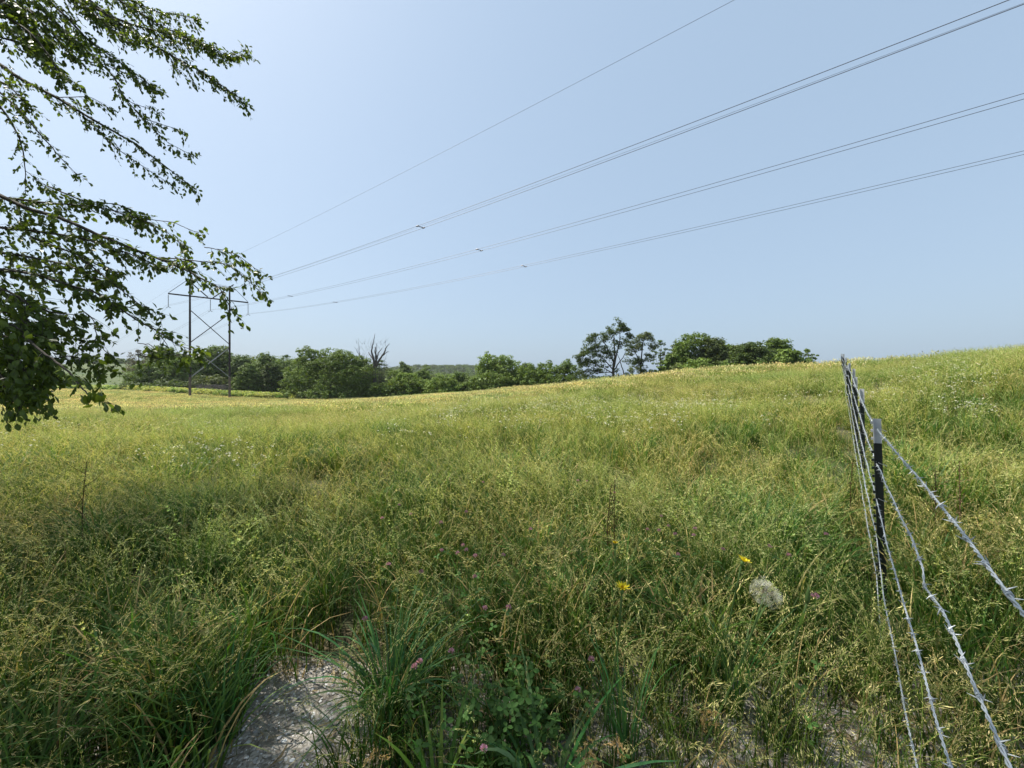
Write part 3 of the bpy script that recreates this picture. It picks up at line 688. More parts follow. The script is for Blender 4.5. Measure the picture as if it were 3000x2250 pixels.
def wire_at(t, off, za, a, b_, s):
    base = Q1(t, 0, .33)[:2] + AU * off
    return np.array([base[0] + DIRF[0] * s, base[1] + DIRF[1] * s, za + a * s + b_ * s * s])
def s_at_px(t, px):
    base = Q1(t, 0, .33)[:2]; k = (px - CX) / FPX
    return (k * base[1] - base[0]) / (DIRF[0] - k * DIRF[1])
spans = {-3.6: (17.80, [1232, 2700]), SEP / 2: (17.65, [850, 1404]), SEP + 3.6: (17.62, [982, 1535])}
for t, (za, sp) in spans.items():
    root = empty('power_conductor', (*Q1(t, 0, .33)[:2], za), wire_names[t], 'power cable', 'twin conductors of the power line')
    for off in (-.29, .29):
        a = MB(); pts = wire_pts(t, off, za, -.06743, .00038, 172, zc2)
        a.tube(pts, .0145, 5); a.build('cable', M_COND, root)
    for px in (sp if t != -3.6 else sp[:1]):
        s = s_at_px(t, px); a = MB()
        p0 = wire_at(t, -.29, za, -.06743, .00038, s); p1 = wire_at(t, .29, za, -.06743, .00038, s)
        a.tube([p0, p1], .035, 5); dv = np.array([*DIRF, -.05]) * .13
        for q in (p0, p1): a.tube([q - dv, q + dv], .06, 6)
        a.build('spacer', M_COND, root)
for t, za, lab in ((-.75, EYE + 22.75, 'single thin shield wire running highest across the sky'), (SEP + .7, EYE + 21.75, 'single thin shield wire close above the near conductor pair')):
    a = MB(); pts = wire_pts(t, 0, za, -.03736, .00022, 172, zs2)
    a.tube(pts, .0105, 5)
    tag(a.build('shield_wire', M_COND, origin=(*Q1(t, 0, .33)[:2], za)), lab, 'power cable', 'shield wires of the power line')

# ------------------------------------------------------------------ barbed wire fence
post_D = [.27, 2.5, 4.45, 5.85, 7.4, 9.3, 11.3, 13.6, 16.2, 19.2, 22.6, 26.5, 31]
fence = empty('barbed_wire_fence', (FX(2.5), 2.5, gz(FX(2.5), 2.5)), 'barbed wire fence of black steel posts with pale tips running up the slope', 'fence')
fd = np.array([0.8817, 1.0]); fd /= np.linalg.norm(fd); fn = np.array([-fd[1], fd[0]])      # along the fence, and its left side
def tpost_mesh(h):
    mb = MB(); R = np.array([[fn[0], fd[0], 0], [fn[1], fd[1], 0], [0, 0, 1.0]])     # x: towards the wires, y: along the fence
    cut = h - .165
    def prof(mb, z0, z1):
        f3 = lambda x, y, z: R @ np.array([x, y, z])
        mb.box(f3(.008, 0, (z0 + z1) / 2), (.0025, .0185, (z1 - z0) / 2), R)
        mb.box(f3(-.0125, 0, (z0 + z1) / 2), (.0178, .003, (z1 - z0) / 2), R)
        z = z0 + .03
        while z < z1 - .01:
            if z > .25: mb.box(f3(.0165, 0, z), (.0058, .009, .008), R)
            z += .054
    prof(mb, -.3, cut)
    cap = MB(); prof(cap, cut + .0005, h)
    return mb.mesh('post', M_TPOST), cap.mesh('white_tip', M_TCAP)
pm, cm = tpost_mesh(1.36)
PH = 1.36
for k, D in enumerate(post_D):
    g = gz(FX(D), D)
    zb = g if k > 1 else (-0.03 if k == 1 else 0.0)
    o = bpy.data.objects.new('post', pm); COL.objects.link(o); o.parent = fence
    o.location = Vector((FX(D) - fn[0] * .026, D - fn[1] * .026, zb)) - fence.location
    o.rotation_euler = (random.uniform(-.02, .02), random.uniform(-.02, .02) - (.02 if k == 1 else 0), random.uniform(-.1, .1))
    c = bpy.data.objects.new('white_tip', cm); COL.objects.link(c); c.parent = o
off_w = fn * 0.0
heights = [1.29, 1.06, .82, .56, .30]
smp = [  # (photo px, photo py) on each strand nearer than the first post
 [(2572, 1240), (2752, 1466), (2821, 1573), (2924, 1700), (3000, 1800)],
 [(2566, 1362), (2626, 1488), (2671, 1579), (2705, 1667), (2708, 1717), (2759, 1789), (2800, 1880), (2845, 1988), (2909, 2128), (2963, 2250)],
 [(2558, 1447), (2571, 1506), (2594, 1583), (2624, 1694), (2651, 1780), (2687, 1907), (2735, 2070), (2764, 2178), (2791, 2250)],
 [(2558, 1590), (2570, 1649), (2588, 1740), (2610, 1862), (2637, 2011), (2655, 2088), (2678, 2205)],
 [(2556, 1730), (2583, 1875), (2601, 2033), (2625, 2180)]]
def barb_mesh():
    mb = MB(); rr = .0012
    for s, ph in ((-.004, 0.0), (.004, 1.3)):
        th = np.linspace(0, 2 * np.pi * 1.25, 12)
        p = np.stack([s + th * .0005, .0037 * np.cos(th + ph), .0037 * np.sin(th + ph)], 1); mb.tube(p, rr, 4)
        for q, sg in ((p[0], -1), (p[-1], 1)):
            dv = np.array([.25 * sg, -np.sin(ph + (0 if sg < 0 else th[-1])) * sg, np.cos(ph + (0 if sg < 0 else th[-1])) * sg])
            mb.tube([q, q + dv * .006, q + dv * .015], [rr, rr, .0002], 4)
    return mb.mesh('barb', M_GALV)
bmesh_ = barb_mesh(); n_barb = 0
for i, h in enumerate(heights):
    Ds, Zs = [], []
    for (px, py) in smp[i]:
        D = 285.0 / (px - 2454.0); Ds.append(D); Zs.append(EYE - (py - HZ) / FPX * D)
    Ds = np.array(Ds); Zs = np.array(Zs); o_ = np.argsort(Ds); Ds, Zs = Ds[o_], Zs[o_]
    # smooth the reading noise, keep the kink of the second strand
    if i != 1:
        c = np.polyfit(Ds, Zs, 1); Zs = np.polyval(c, Ds)
    Dn = np.r_[.2, Ds[Ds < 2.4], 2.5]; sl0 = (Zs[1] - Zs[0]) / (Ds[1] - Ds[0])
    Zn = np.r_[Zs[0] + np.clip(sl0, -.1, .1) * (.2 - Ds[0]), Zs[Ds < 2.4], -.03 + h]
    pd = np.array(post_D[2:]); pz = ground(FX(pd), pd) + h + rng.normal(size=len(pd)) * .006
    Dk = np.r_[Dn, pd]; Zk = np.r_[Zn, pz]
    def zline(D):
        z = np.interp(D, Dk, Zk)
        for a_, b_ in zip(post_D[1:-1], post_D[2:]):      # a little sag in every bay
            m_ = (D > a_) & (D < b_); z = np.where(m_, z - .012 * (b_ - a_) * np.sin(np.pi * (D - a_) / (b_ - a_)), z)
        return z
    D1 = np.arange(.2, 5.2, .0055); c0 = np.stack([FX(D1) + off_w[0], D1 + off_w[1], zline(D1)], 1)
    ln = np.r_[0, np.cumsum(np.linalg.norm(np.diff(c0, axis=0), axis=1))]
    wob = np.stack([np.sin(ln * 9 + i), np.cos(ln * 7.3 + 2 * i), np.sin(ln * 11 + i * 3)], 1) * .0018; c0 = c0 + wob
    mb = MB(); tz = np.array([0, 0, 1.0]); sx = np.array([fn[0], fn[1], 0])
    ph = ln / .052 * 2 * np.pi
    for k in (0, np.pi):
        mb.tube(c0 + .0019 * (np.cos(ph + k)[:, None] * tz + np.sin(ph + k)[:, None] * sx), .0017, 5)
    D2 = np.linspace(5.2, 31, 160); c2 = np.stack([FX(D2) + off_w[0], D2 + off_w[1], zline(D2)], 1)
    mb.tube(c2, .0024, 4)
    st = mb.build('barbed_strand', M_GALV, fence, smooth=True)
    far = MB(); nfar = 0
    s = .03 + .02 * i
    allD = np.r_[D1, np.linspace(5.2, 22, 1500)]; allc = np.stack([FX(allD) + off_w[0], allD + off_w[1], zline(allD)], 1)
    al = np.r_[0, np.cumsum(np.linalg.norm(np.diff(allc, axis=0), axis=1))]
    while s < al[-1]:
        p = np.array([np.interp(s, al, allc[:, q]) for q in range(3)]); p2 = np.array([np.interp(s + .02, al, allc[:, q]) for q in range(3)])
        if p[1] < 6.2:
            q = Vector(p2 - p).to_track_quat('X', 'Z') @ Quaternion((1, 0, 0), random.uniform(0, 6.28))
            b = bpy.data.objects.new('barb', bmesh_); COL.objects.link(b); b.parent = st
            b.location = Vector(p) - fence.location; b.rotation_mode = 'QUATERNION'; b.rotation_quaternion = q; n_barb += 1
        else:
            for _ in range(2):
                dv = rng.normal(size=3); dv /= np.linalg.norm(dv); far.tube([p - dv * .014, p + dv * .014], .0016, 3)
        s += .118 + rng.uniform(-.012, .012)
    fo = far.build('barbs', M_GALV, st); fo['kind'] = 'stuff'
    # wire clips round the posts
    for k, D in enumerate(post_D[1:5]):
        z = zline(np.array([D]))[0]; cl_ = MB(); th = np.linspace(-.3, 2 * np.pi - .9, 14)
        c = np.array([FX(D), D, z]) - np.array([*(fn * .023), 0]);
        pts = [c + np.array([*(fn * .026 * math.cos(a)), 0]) + np.array([*(fd * .024 * math.sin(a)), 0]) + np.array([0, 0, .012 * math.cos(a)]) for a in th]
        cl_.tube(pts, .0013, 4); cl_.build('wire_clip', M_GALV, fence)

# ------------------------------------------------------------------ gravel
def near_mask_gravel(x, y):
    """1 where gravel lies bare at the road edge"""
    e = y < 2.02 + .10 * np.sin(x * 5.1) + .06 * np.sin(x * 11.7 + 1)
    return e
gxr = np.linspace(-5, 5, 90); gyr = np.linspace(-3.5, 2.35, 60)
GX, GY = np.meshgrid(gxr, gyr)
GZ = ground(GX, GY) + .012 + .010 * np.sin(GX * 3.1) * np.sin(GY * 4.2) - np.clip((GY - 2.0) / .25, 0, 1) * .03
ii = np.arange(GX.size).reshape(GX.shape)
m, n, N, L = new_mat('gravel_bed')
out = N('ShaderNodeOutputMaterial'); b = N('ShaderNodeBsdfPrincipled'); b.inputs['Roughness'].default_value = .9
tc = N('ShaderNodeTexCoord'); vo = N('ShaderNodeTexVoronoi'); vo.inputs['Scale'].default_value = 85; n1 = N('ShaderNodeTexNoise'); n1.inputs['Scale'].default_value = 5; n1.inputs['Detail'].default_value = 6
L(tc.outputs['Object'], vo.inputs['Vector']); L(tc.outputs['Object'], n1.inputs['Vector'])
cr = N('ShaderNodeValToRGB'); e = cr.color_ramp.elements; e[0].position = 0; e[0].color = (.17, .15, .125, 1); e[1].position = 1; e[1].color = (.46, .43, .38, 1)
sep_ = N('ShaderNodeSeparateColor'); L(vo.outputs['Color'], sep_.inputs[0]); L(sep_.outputs[0], cr.inputs[0])
cr3 = N('ShaderNodeValToRGB'); e = cr3.color_ramp.elements; e[0].position = .35; e[0].color = (.6, .56, .5, 1); e[1].position = .65; e[1].color = (1, 1, 1, 1)
L(n1.outputs[0], cr3.inputs[0])
mx = N('ShaderNodeMix'); mx.data_type = 'RGBA'; mx.blend_type = 'MULTIPLY'; mx.inputs[0].default_value = 1
L(cr.outputs[0], mx.inputs[6]); L(cr3.outputs[0], mx.inputs[7]); L(mx.outputs[2], b.inputs['Base Color'])
bp = N('ShaderNodeBump'); bp.inputs['Strength'].default_value = .35; bp.inputs['Distance'].default_value = .004; bp.invert = True
L(vo.outputs['Distance'], bp.inputs['Height']); L(bp.outputs[0], b.inputs['Normal']); L(b.outputs[0], out.inputs[0])
mb = MB(); mb.add_arr(np.stack([GX.ravel(), GY.ravel(), GZ.ravel()], 1), np.stack([ii[:-1, :-1], ii[:-1, 1:], ii[1:, 1:], ii[1:, :-1]], -1).reshape(-1, 4))
gravel = tag(mb.build('gravel_ground', m, smooth=True), kind='structure')
def gravel_z(x, y): return ground(x, y) + .012 + .010 * np.sin(np.asarray(x) * 3.1) * np.sin(np.asarray(y) * 4.2) - np.clip((np.asarray(y) - 2.0) / .25, 0, 1) * .03
def stone_mesh(seed, col):
    r = np.random.default_rng(seed)
    v = np.array([[1, 0, 0], [-1, 0, 0], [0, 1, 0], [0, -1, 0], [0, 0, 1], [0, 0, -1], [.6, .6, .45], [-.6, .6, .45], [-.6, -.6, .45], [.6, -.6, .45]], float)
    v *= r.uniform(.7, 1.15, (len(v), 1)); v *= np.array([1, r.uniform(.6, .95), r.uniform(.35, .6)])
    f = [[0, 2, 6], [2, 1, 7], [1, 3, 8], [3, 0, 9], [4, 6, 2], [4, 2, 7], [4, 7, 1], [4, 1, 8], [4, 8, 3], [4, 3, 9], [4, 9, 0], [4, 0, 6], [5, 2, 0], [5, 1, 2], [5, 3, 1], [5, 0, 3]]
    mb = MB(); mb.add(v, f, col); return mb.mesh('stone', M_STONE)
m, n, N, L = new_mat('limestone'); M_STONE = m
out = N('ShaderNodeOutputMaterial'); b = N('ShaderNodeBsdfPrincipled'); b.inputs['Roughness'].default_value = .85
at = N('ShaderNodeAttribute'); at.attribute_name = 'Col'; oi = N('ShaderNodeObjectInfo'); mr = N('ShaderNodeMapRange'); mr.inputs['To Min'].default_value = .55; mr.inputs['To Max'].default_value = 1.25
hv = N('ShaderNodeHueSaturation'); L(oi.outputs['Random'], mr.inputs['Value']); L(mr.outputs[0], hv.inputs['Value']); L(at.outputs['Color'], hv.inputs['Color']); L(hv.outputs[0], b.inputs['Base Color']); L(b.outputs[0], out.inputs[0])
stones = [stone_mesh(i, c) for i, c in enumerate([(.50, .48, .45), (.40, .37, .33), (.60, .58, .55), (.28, .26, .23), (.44, .42, .41), (.72, .70, .67), (.22, .20, .18), (.45, .40, .35)])]
r = np.random.default_rng(55); n_ = 26000
sx_ = r.uniform(-4.2, 3.6, n_); sy_ = r.uniform(.9, 2.25, n_)
kp = near_mask_gravel(sx_, sy_); sx_, sy_ = sx_[kp], sy_[kp]
ss = r.lognormal(math.log(.0056), .42, len(sx_))
scatter('gravel_stones', stones, np.stack([sx_, sy_, gravel_z(sx_, sy_) + ss * .15], 1), np.stack([r.normal(size=len(sx_)) * .25, r.normal(size=len(sx_)) * .25, r.uniform(0, 6.28, len(sx_))], 1),
        ss, r.integers(0, 8, len(sx_)), 'loose pale limestone chippings at the edge of the grass', 'gravel')
k = 0
while k < 290:      # the larger chippings one by one
    x, y = (r.uniform(-1.4, -.55), r.uniform(1.45, 2.05)) if k < 190 else (r.uniform(.4, 2.0), r.uniform(1.45, 2.0))
    s = r.uniform(.007, .013)
    o = bpy.data.objects.new('stone', stones[r.integers(0, 8)]); COL.objects.link(o); o.parent = gravel
    o.location = (x, y, float(gravel_z(x, y)) + s * .2); o.scale = (s, s, s); o.rotation_euler = (r.normal() * .2, r.normal() * .2, r.uniform(0, 6.28)); k += 1

# dead grass and crumbs on the gravel, thickest along the edge of the grass
def flake(seed):
    r = np.random.default_rng(seed); mb = MB(); a = np.array([-1., 0, .1]); b_ = np.array([1., 0, .15 + r.random() * .3]); m_ = np.array([0, r.normal() * .3, .25])
    mb.ribbon([a, m_, b_], [.06, .1, .03], (0, 1, 0), np.array([.30, .24, .14]) * r.uniform(.5, 1.2)); return mb.mesh('straw', M_PLANT)
n_ = 5200; fx = r.uniform(-3.5, 3.2, n_); fy = r.uniform(1.2, 2.35, n_)
dpc = abs(fx - (-.93 - .42 * (fy - 1.52))); kp = (r.random(n_) < np.where(dpc < .3, .10 + .5 * np.clip(dpc / .3, 0, 1) ** 3, .9)) | (fy > 1.93); fx, fy = fx[kp], fy[kp]
scatter('dead_thatch', [flake(i) for i in range(5)], np.stack([fx, fy, np.maximum(gravel_z(fx, fy), ground(fx, fy)) + .006], 1), np.stack([r.normal(size=len(fx)) * .15, r.normal(size=len(fx)) * .15, r.uniform(0, 6.28, len(fx))], 1),
        r.uniform(.012, .055, len(fx)), r.integers(0, 5, len(fx)), 'dead grass straws littering the gravel edge', 'litter')

# ------------------------------------------------------------------ grass kinds
C_LEAF = np.array([.072, .132, .018]); C_STEM = np.array([.17, .235, .05]); C_HEAD = np.array([.66, .62, .36]); C_TAN = np.array([.56, .44, .24]); C_BLUE = np.array([.08, .19, .065])
def unit(v): return v / (np.linalg.norm(v) + 1e-9)
def arc(r, base, h, lean_dir, lean, n, nod=0.0, droop=0.0):
    """a stem rising from base, leaning and nodding"""
    t = np.linspace(0, 1, n)
    hor = lean * t ** 2 * h + nod * np.clip(t - .72, 0, 1) ** 1.5 * h
    z = h * (t - droop * t ** 3) - nod * 1.1 * np.clip(t - .80, 0, 1) ** 1.6 * h
    return np.stack([base[0] + lean_dir[0] * hor, base[1] + lean_dir[1] * hor, base[2] + z], 1)
def add_blade(mb, r, base, h, w, col, curl):
    a = r.uniform(0, 6.28); ld = np.array([math.cos(a), math.sin(a)])
    n = 6; pts = arc(r, base, h, ld, r.uniform(.2, .7) * curl, n, droop=r.uniform(.1, .55) * curl)
    side = np.array([-ld[1], ld[0], 0]); ww = w * np.array([.7, 1, 1, .85, .55, .05])
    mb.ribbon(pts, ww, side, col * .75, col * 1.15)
def spikelet(mb, p, d, s, w, col):
    sd = unit(np.cross(d, rng.normal(size=3))); q = p + d * s
    m_ = p + d * s * .45
    mb.add([p, m_ + sd * w, q, m_ - sd * w], [[0, 1, 2, 3]], col)
def add_culm(mb, r, base, h, kind, wind, fat=1.0, lod=0):
    a = r.normal() * .9 + math.atan2(wind[1], wind[0]) if r.random() < .7 else r.uniform(0, 6.28)
    ld = np.array([math.cos(a), math.sin(a)])
    nod = {'fescue': r.uniform(.5, 1.3), 'orchard': r.uniform(0, .4), 'timothy': r.uniform(0, .3), 'brome': r.uniform(.9, 1.7), 'rye': r.uniform(0, .5)}[kind]
    pts = arc(r, base, h, ld, r.uniform(.05, .45), 9, nod=nod)
    cs = C_STEM * r.uniform(.7, 1.25); side = unit(np.array([-ld[1], ld[0], 0]) + r.normal(size=3) * .3)
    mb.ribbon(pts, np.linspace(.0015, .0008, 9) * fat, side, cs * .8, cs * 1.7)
    ch = (C_HEAD if r.random() < .78 else (C_TAN if r.random() < .65 else np.array([.26, .19, .13]))) * r.uniform(.7, 1.25)
    seg = pts; tt = np.linspace(0, 8, 60); fine = np.stack([np.interp(tt, range(9), seg[:, i]) for i in range(3)], 1)
    if kind in ('fescue', 'brome'):
        nn = 22 if lod == 0 else 11
        L_ = .30 if kind == 'fescue' else .26
        opened = r.random() < .14
        for k in range(nn):
            u = 1 - L_ * (k + r.random()) / nn
            i_ = int(u * 58); p = fine[i_]; tg = unit(fine[min(i_ + 3, 59)] - fine[max(i_ - 2, 0)])
            if opened:
                out_ = unit(np.array([ld[0] * .4 + r.normal() * .6, ld[1] * .4 + r.normal() * .6, r.uniform(-.7, .5)]))
                q = p + out_ * r.uniform(.005, .03)
                spikelet(mb, q, unit(out_ * .4 + tg * .6 + np.array([0, 0, -.5])), r.uniform(.012, .024) * fat ** .5, .0016 * fat, ch * r.uniform(.8, 1.3))
                if lod == 0 and k % 3 == 0: mb.ribbon([p, q], .0004, side, ch * .8)
            else:
                out_ = unit(r.normal(size=3)); spikelet(mb, p + out_ * r.uniform(.001, .007), unit(tg + out_ * .30 + np.array([0, 0, -.12])), r.uniform(.016, .034) * fat ** .5, .0014 * fat, ch * r.uniform(.75, 1.3))
    elif kind == 'orchard':
        for c_ in range(5):
            u = 1 - .035 * c_ - (0 if c_ < 2 else .02 * c_); p = fine[int(u * 59)] + np.array([r.normal(), r.normal(), r.normal() * .4]) * .012 * (c_ > 0)
            for k in range(11 if lod == 0 else 5):
                d_ = unit(np.array([r.normal() * .7 + ld[0] * .5, r.normal() * .7 + ld[1] * .5, r.uniform(0, 1)])); spikelet(mb, p + d_ * .003, d_, r.uniform(.010, .018) * fat ** .5, .0022 * fat, C_HEAD * np.array([.85, 1.0, .9]) * r.uniform(.8, 1.25))
    elif kind == 'timothy':
        for k in range(26 if lod == 0 else 10):
            u = 1 - .09 * r.random(); p = fine[int(u * 59)]; a_ = r.uniform(0, 6.28)
            spikelet(mb, p, unit(np.array([math.cos(a_), math.sin(a_), .6])), .006 * fat ** .5, .0018 * fat, np.array([.24, .30, .15]) * r.uniform(.8, 1.2))
    else:
        for k in range(14 if lod == 0 else 8):
            u = 1 - .24 * k / 14; p = fine[int(u * 59)]; sg = 1 if k % 2 else -1
            spikelet(mb, p, unit(np.array([-ld[1] * sg * .5, ld[0] * sg * .5, 1])), .013 * fat ** .5, .0018 * fat, ch)
def clump(seed, R, nb, nc, hb, hc, kinds, wind=(-1, -.3), bw=.0032, fat=1.0, lod=0, mat=None, leafcol=None):
    r = np.random.default_rng(seed); mb = MB()
    for k in range(nb):
        a = r.uniform(0, 6.28); q = R * r.random() ** .5; base = np.array([math.cos(a) * q, math.sin(a) * q, -.02])
        c = (C_LEAF if leafcol is None else leafcol) * np.array([r.uniform(.75, 1.4), r.uniform(.8, 1.25), r.uniform(.7, 1.3)])
        if r.random() < .12: c = C_TAN * r.uniform(.5, .9)
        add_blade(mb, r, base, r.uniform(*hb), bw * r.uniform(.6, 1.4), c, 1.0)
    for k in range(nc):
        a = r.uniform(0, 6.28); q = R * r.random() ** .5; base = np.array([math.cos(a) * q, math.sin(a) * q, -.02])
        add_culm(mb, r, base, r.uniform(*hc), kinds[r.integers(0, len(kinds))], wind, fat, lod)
    return mb.mesh('grass', mat or M_GRASS)
KN = ['fescue', 'fescue', 'brome', 'fescue', 'rye', 'rye', 'brome', 'timothy']
C_MEADOW = (C_LEAF, C_STEM)
C_LEAF = np.array([.036, .084, .011]); C_STEM = np.array([.088, .135, .030])      # deeper green by the road, foreground shade darkened into leaf and stem colours
near_k = [clump(i, .15, 46, 9, (.28, .62), (.50, .86), KN) for i in range(8)] + \
         [clump(20 + i, .13, 55, 4, (.25, .66), (.5, .75), KN, bw=.0042) for i in range(3)] + \
         [clump(30 + i, .15, 34, 7, (.2, .5), (.5, .8), ['orchard', 'timothy', 'fescue', 'fescue', 'rye']) for i in range(3)] + \
         [clump(40 + i, .12, 3, 6, (.2, .4), (.45, .80), ['rye', 'timothy', 'fescue']) for i in range(3)]          # 14..16: thin stems
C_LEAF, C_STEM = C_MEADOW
near_k += [clump(140 + i, .15, 46, 9, (.28, .62), (.50, .86), KN) for i in range(6)]                                  # 17..22: the sward without that darkening, further in
near_k += [clump(150 + i, .13, 34, 1, (.45, .80), (.5, .75), KN, bw=.0062, leafcol=np.array([.06, .13, .03])) for i in range(3)]   # 23..25: long broad blades
mid_k = [clump(60 + i, .26, 44, 20, (.25, .52), (.42, .82), KN, fat=2.3, lod=1, bw=.005, mat=M_GRASS_FAR) for i in range(6)] + \
        [clump(70 + i, .24, 70, 8, (.25, .6), (.5, .75), KN, fat=1.9, lod=1, bw=.006, mat=M_GRASS_FAR) for i in range(2)]
def far_patch(seed, R=.8, n=150):
    r = np.random.default_rng(seed); mb = MB()
    for k in range(n):
        a = r.uniform(0, 6.28); q = R * r.random() ** .5; base = np.array([math.cos(a) * q, math.sin(a) * q, -.05]); h = r.uniform(.25, .66)
        th = r.uniform(0, 6.28); sd = np.array([math.cos(th), math.sin(th), 0]); ln = np.array([r.normal() * .12, r.normal() * .12, h])
        c = C_LEAF * r.uniform(.9, 1.7) if r.random() < .5 else C_STEM * r.uniform(.8, 1.4)
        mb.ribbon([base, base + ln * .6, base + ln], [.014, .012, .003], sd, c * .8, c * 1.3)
        if r.random() < .5:
            p = base + ln; d_ = unit(np.array([r.normal() * .35 - .25, r.normal() * .3, r.uniform(.3, 1)])); s_ = r.uniform(.09, .20)
            e_ = unit(np.cross(d_, r.normal(size=3))); cc = (C_HEAD if r.random() < .72 else (C_TAN if r.random() < .6 else np.array([.27, .20, .12]))) * r.uniform(.75, 1.3)
            mb.add([p, p + d_ * s_ * .5 + e_ * .022, p + d_ * s_, p + d_ * s_ * .5 - e_ * .022], [[0, 1, 2, 3]], cc)
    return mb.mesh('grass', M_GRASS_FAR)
far_k = [far_patch(80 + i) for i in range(6)]

# visibility of the sward from the road edge: what lies beyond the crest is left out
def visible(x, y, h=.85):
    ok = np.ones(len(x), bool); top = (ground(x, y) + h - EYE) / y
    for f in np.linspace(.25, .95, 15):
        ok &= top > (ground(x * f, y * f) - EYE) / (y * f)
    return ok
def sector(n, y0, y1, r, margin=1.0, k=1.46):
    """uniform in area over the wedge in view"""
    y = np.sqrt(r.uniform(y0 * y0, y1 * y1, n)); x = r.uniform(-1, 1, n) * (k * y + margin)
    return x, y
def tilt_rot(n, r, s=.10, wx=0.0, wy=0.0):
    return np.stack([r.normal(size=n) * s + wx, r.normal(size=n) * s + wy, r.uniform(-.9, .9, n) + np.where(r.random(n) < .25, 3.1, 0)], 1)
r = np.random.default_rng(99)
# near: 1 - 10 m
X_, Y_ = sector(4600, 1.0, 10.8, r, 1.2)
dens = np.ones(len(X_))
def bare(x, y):
    """chance that a clump stands here at the gravelly edge"""
    d = np.where(y > 2.0 + .1 * np.sin(x * 5), 1.0, 0.0)
    n_ = y <= 2.0 + .1 * np.sin(x * 5)
    d = np.where(n_ & (x < -1.2 - .35 * (y - 1.5)), 1.0, d)
    d = np.where(n_ & (x > -.66) & (x < .36), 1.0, d)
    d = np.where(n_ & (x >= .36) & (x < 1.75), .44, d)
    d = np.where(n_ & (x >= 1.75), .8, d)
    xc = -.93 - .42 * (y - 1.52)
    d = np.where((abs(x - xc) < .215 - .16 * (y - 1.5) + .05 * np.sin(y * 17)) & (y < 1.92), 0, d)
    d = np.where((y < 1.15) & (x > -1.4), 0, d)
    return d
kp = r.random(len(X_)) < bare(X_, Y_); X_, Y_ = X_[kp], Y_[kp]
# extra density close by
Xa, Ya = sector(2000, 1.1, 4.8, r, .6); Xb = r.uniform(-2.7, -1.3, 70); Yb = r.uniform(1.15, 2.0, 70); Xa = np.r_[Xa, Xb]; Ya = np.r_[Ya, Yb]; kp = r.random(len(Xa)) < bare(Xa, Ya); X_ = np.r_[X_, Xa[kp]]; Y_ = np.r_[Y_, Ya[kp]]
pick = r.choice(14, len(X_), p=[.085] * 8 + [.055] * 3 + [.155 / 3] * 3 if False else np.r_[np.full(8, .085), np.full(3, .06), np.full(3, .14 / 3)] / (8 * .085 + .18 + .14))
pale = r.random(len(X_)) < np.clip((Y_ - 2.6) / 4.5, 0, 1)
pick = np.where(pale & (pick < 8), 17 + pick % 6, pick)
lush = (np.sin(X_ * 1.7 + 4) * np.sin(Y_ * 1.9 + X_ * .6) > .35) & (r.random(len(X_)) < .4); pick = np.where(lush, 23 + r.integers(0, 3, len(X_)), pick)
nz = np.sin(X_ * 3.1 + np.sin(Y_ * 2.3) * 1.5) * np.sin(Y_ * 2.7 + np.sin(X_ * 1.9) * 1.3)
kp = r.random(len(X_)) < np.where(Y_ > 2.2, np.where(Y_ < 5, .84 + .16 * nz, .95 + .1 * nz), .8); X_, Y_, pick = X_[kp], Y_[kp], pick[kp]
sc_ = r.uniform(.62, 1.04, len(X_)) * np.where(X_ < -1.25, .9, np.where(Y_ < 1.4, .5, np.where(Y_ < 1.75, .7, 1))) * (1 + .14 * np.sin(X_ * 1.3 + 2) * np.sin(Y_ * 1.7))
sc_ = np.where((abs(X_ / Y_ - FX(2.5) / 2.5) < .12) & (Y_ < 2.6) & (Y_ > 1.5), sc_ * .6, sc_)
sc_ = np.where((abs(X_ - FX(Y_)) < .35) & (Y_ > 2.6), sc_ * .72, sc_)
scatter('meadow_grass', near_k, np.stack([X_, Y_, ground(X_, Y_)], 1), tilt_rot(len(X_), r), sc_, pick, 'tall seeding meadow grass in the shaded foreground', 'grass')
# thin stems in front of the right-hand gravel
xs = r.uniform(.25, 1.95, 170); ys = r.uniform(1.25, 2.15, 170)
scatter('grass_stems', near_k, np.stack([xs, ys, ground(xs, ys)], 1), tilt_rot(170, r, .2, 0, -.15), r.uniform(.55, 1.0, 170), r.choice([14, 15, 16], 170), 'sparse thin grass stems standing in the gravel at the right', 'grass')
xs = r.uniform(-1.3, -.7, 30); ys = r.uniform(1.6, 2.1, 30)
scatter('seedling_grass', near_k, np.stack([xs, ys, ground(xs, ys)], 1), tilt_rot(30, r, .2), r.uniform(.12, .3, 30), r.choice([14, 15, 16], 30), 'short thin seedlings coming up through the bare gravel patch', 'grass')
# middle: 10 - 32 m
X_, Y_ = sector(15500, 9.6, 40, r, 2); kp = r.random(len(X_)) < np.clip((41 - Y_) / 13, 0, 1); X_, Y_ = X_[kp], Y_[kp]; kp = visible(X_, Y_); X_, Y_ = X_[kp], Y_[kp]
scatter('meadow_grass_further', mid_k, np.stack([X_, Y_, ground(X_, Y_)], 1), tilt_rot(len(X_), r, .08), r.uniform(.62, 1.02, len(X_)) * (1 + .13 * np.sin(X_ * .5) * np.sin(Y_ * .6 + 1)), r.choice(8, len(X_), p=np.r_[np.full(6, .14), np.full(2, .08)]),
        'sunlit seeding grass over the middle of the meadow', 'grass')
